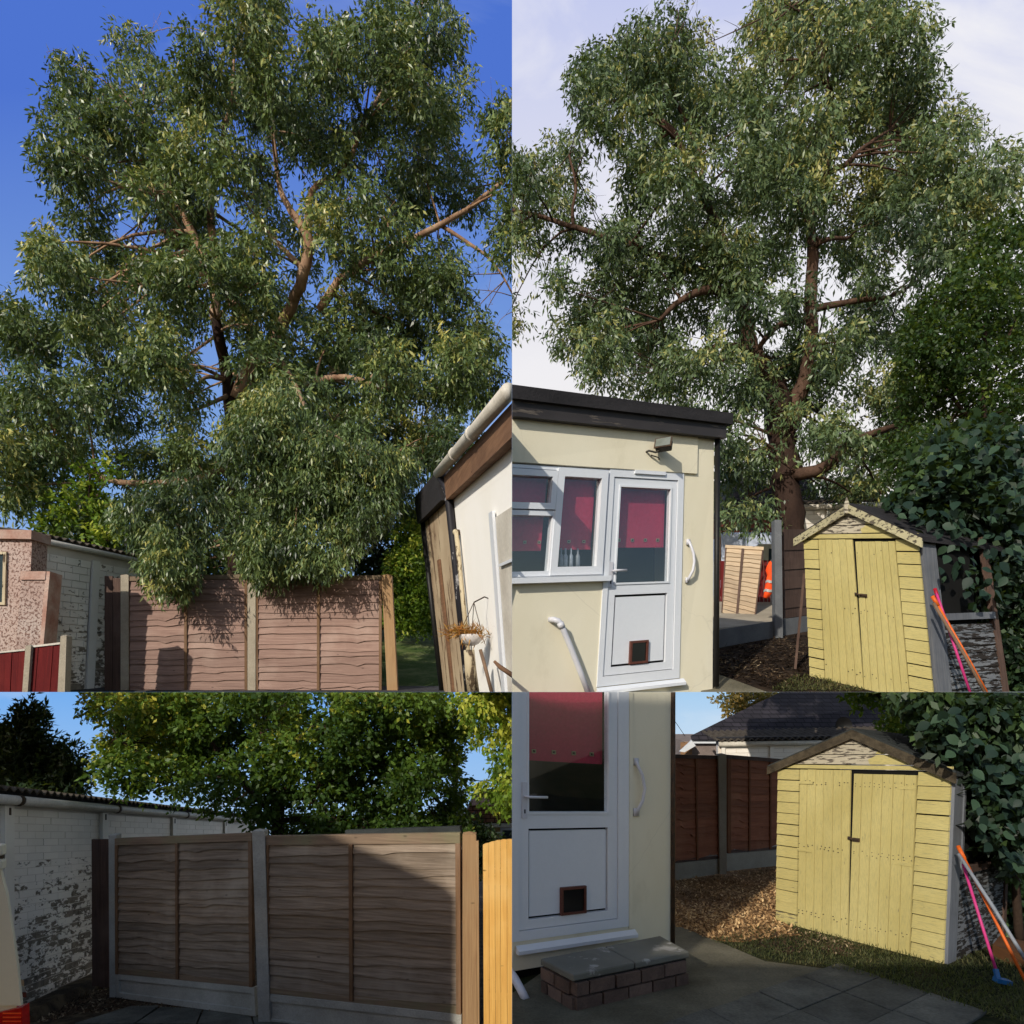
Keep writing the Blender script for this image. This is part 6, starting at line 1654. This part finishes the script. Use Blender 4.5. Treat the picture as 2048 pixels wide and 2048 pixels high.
# weathered side with window
c = q.P(1, 0); ct = q.P(1, 1)
qs = Quad.__new__(Quad); qs.c = [c, c + D, ct + D, ct]; qs.U = D; qs.V = ct - c
qs.n = qs.U.cross(qs.V).normalized()
if qs.n.dot(c - Vector((0, 0, CZ))) > 0: qs.n = -qs.n
MB().qbox(qs, .01, .14, 0, .985, -.02, .018).build('corner_board', 'grey_board', sh)
MB().qbox(qs, .141, .17, .45, .985, -.02, .03).build('corner_board', 'grey_board', sh)
for k in range(9):
    slat(sh, qs, .06, .97, k / 9 * .44, (k + 1.15) / 9 * .44, [(.3, .2), (.7, -.2)], .01, 'peeled_grey', 8, .016, .002, 'side_board')
MB().qbox(qs, .95, 1.0, 0, .985, -.02, .028).build('corner_board', 'dark_plank', sh)
MB().qbox(qs, .171, .95, .455, .49, -.01, .05).build('window_sill', 'dark_plank', sh)
MB().qbox(qs, .171, .95, .49, .985, -.1, -.08).build('window', 'smoke_plastic', sh)

pk = thing('leaning_pole', 'orange pole leaning on the corner of the sunlit yellow shed', 'pole', at(2048, 1960, 5.0))
MB().tube([at(1919, 1698, 5.75), at(1985, 1830, 5.4), at(2060, 1980, 5.0)], .0125, 7).build('shaft', 'pole_orange', pk, True)
MB().tube([at(1916, 1692, 5.76), at(1929, 1718, 5.69)], .018, 8).build('tip', 'pole_orange', pk, True)
pk = thing('leaning_pole', 'grey pole lying along the orange pole at the sunlit shed', 'pole', at(2050, 1930, 5.0))
MB().tube([at(1917, 1708, 5.70), at(1985, 1812, 5.35), at(2060, 1934, 5.0)], .0145, 7).build('shaft', 'upvc_grey', pk, True)
pk = thing('leaning_broom', 'pink broom handle with blue end standing on grass by the sunlit shed', 'broom', at(1996, 1955, 5.35))
MB().tube([at(1926, 1728, 5.75), at(1960, 1838, 5.55), at(1994, 1946, 5.37)], .0125, 7).build('shaft', 'pole_pink', pk, True)
MB().tube([at(1991, 1938, 5.375), at(1996, 1958, 5.34)], .022, 8).box(at(2005, 1962, 5.33), .12, .06, .035, Matrix.Rotation(R(12), 3, 'Y')).build('broom_head', 'blue_plastic', pk)
lg = thing('timber_board', 'dark brown timber board lying behind the poles beside the shed', 'timber', br_surf(2020, 1925))
p = [br_surf(1985, 1915), br_surf(2070, 1945), br_surf(2080, 1915), br_surf(2000, 1895)]
MB().hexa([v + Vector((0, 0, .0)) for v in p] + [v + Vector((0, 0, .12)) for v in p]).build('board', 'log_brown', lg)

sp = [(1770, 1384), (1800, 1330), (2060, 1330), (2060, 1720), (2010, 1730), (1990, 1700), (1975, 1690), (1962, 1650), (1952, 1620), (1948, 1560), (1925, 1528), (1875, 1490), (1845, 1462), (1850, 1425)]
sr = plant('garden_shrub', 'large leaved dark blue green shrub overhanging the sunlit yellow shed roof', 'shrub', br_surf(2040, 1880), sp, [], 6.6, .55, 46, 44, 3400, 8, (.115, .07), .5, 'leaf_dark',
           [[(2040, 1890, 6.8, 9), (2025, 1720, 6.7, 7), (1990, 1560, 6.6, 5), (1960, 1440, 6.6, 3)], [(2020, 1680, 6.7, 4), (1960, 1570, 6.5, 3), (1890, 1490, 6.5, 2)]], 'bark_dark')
big_leaves(sr, sp, 6.3, 300, .125, 'leaf_shrub', front=.75)
plant('broadleaf_tree', 'sunlit yellow green leaves of a tree above the yellow shed roof', 'tree', on_br(1880, 9.5), [(1695, 1384), (1710, 1375), (1890, 1350), (1890, 1420), (1850, 1450), (1820, 1480), (1770, 1465), (1760, 1440), (1790, 1415), (1740, 1395), (1715, 1410)],
      [(1750, 1425, 24, 16)], 9.2, .35, 26, 24, 620, 8, (.085, .05), .3, 'leaf_light', [[(1900, 1650, 9.5, 5), (1880, 1480, 9.4, 4), (1830, 1420, 9.3, 2), (1770, 1395, 9.2, 1.2)]], 'bark_dark')
hd = thing('hedge', 'dark undergrowth behind the poles beyond the sunlit shed', 'hedge', br_surf(2040, 1880))
r_ = crown([(1990, 1690), (2060, 1680), (2060, 1910), (2020, 1900), (2000, 1800)], [], 7.4, .3, 14, 36, 900, 8, (.10, .06), .4)
leaf_mesh('foliage', br_surf(2040, 1880), *r_[:4], 'leaf_dark', hd)

# ------------------------------------------------------------------ added unseen blocks behind the camera, shaped to shade the lower gardens
CLIP = None

def shade_block(name, label, cat, prof, y0, y1, mat):
    """added solid block behind the camera, outlined for the shade it casts; prof: (x, height above the camera)"""
    lo = CZ - 2.2
    pts = [Vector((x, y0, CZ + z)) for x, z in prof]
    pts = [Vector((prof[0][0], y0, lo))] + pts + [Vector((prof[-1][0], y0, lo))]
    n = len(pts); b = [p + Vector((0, y1 - y0, 0)) for p in pts]
    o = mesh_obj(name, pts + b, [tuple(range(n)), tuple(range(2 * n - 1, n - 1, -1))] + [(i, i + n, (i + 1) % n + n, (i + 1) % n) for i in range(n)], mat)
    return tag(o, label, cat)
shade_block('unseen_shade_caster', 'added unseen gable-shaped block behind the viewpoint, outlined to shade the brown fence', 'house', [(-17, 5.0), (-12.8, 4.9), (-10.4, 5.8), (-8.4, 4.8), (-7.5, 4.3), (-6.6, 3.9), (-6.05, 3.65)], -3.0, -3.2, 'brick_red')
shade_block('unseen_shade_caster', 'added unseen tall block behind the viewpoint, placed to shade the white door', 'house', [(-5.2, 4.95), (-4.6, 5.1), (-3.8, 5.6)], -3.0, -3.2, 'brick_red')
shade_block('unseen_low_shade_caster', 'added unseen low block behind the viewpoint, placed to shade the paving', 'wall', [(-3.79, 2.80), (4, 2.80)], -3.0, -3.2, 'brick_red')
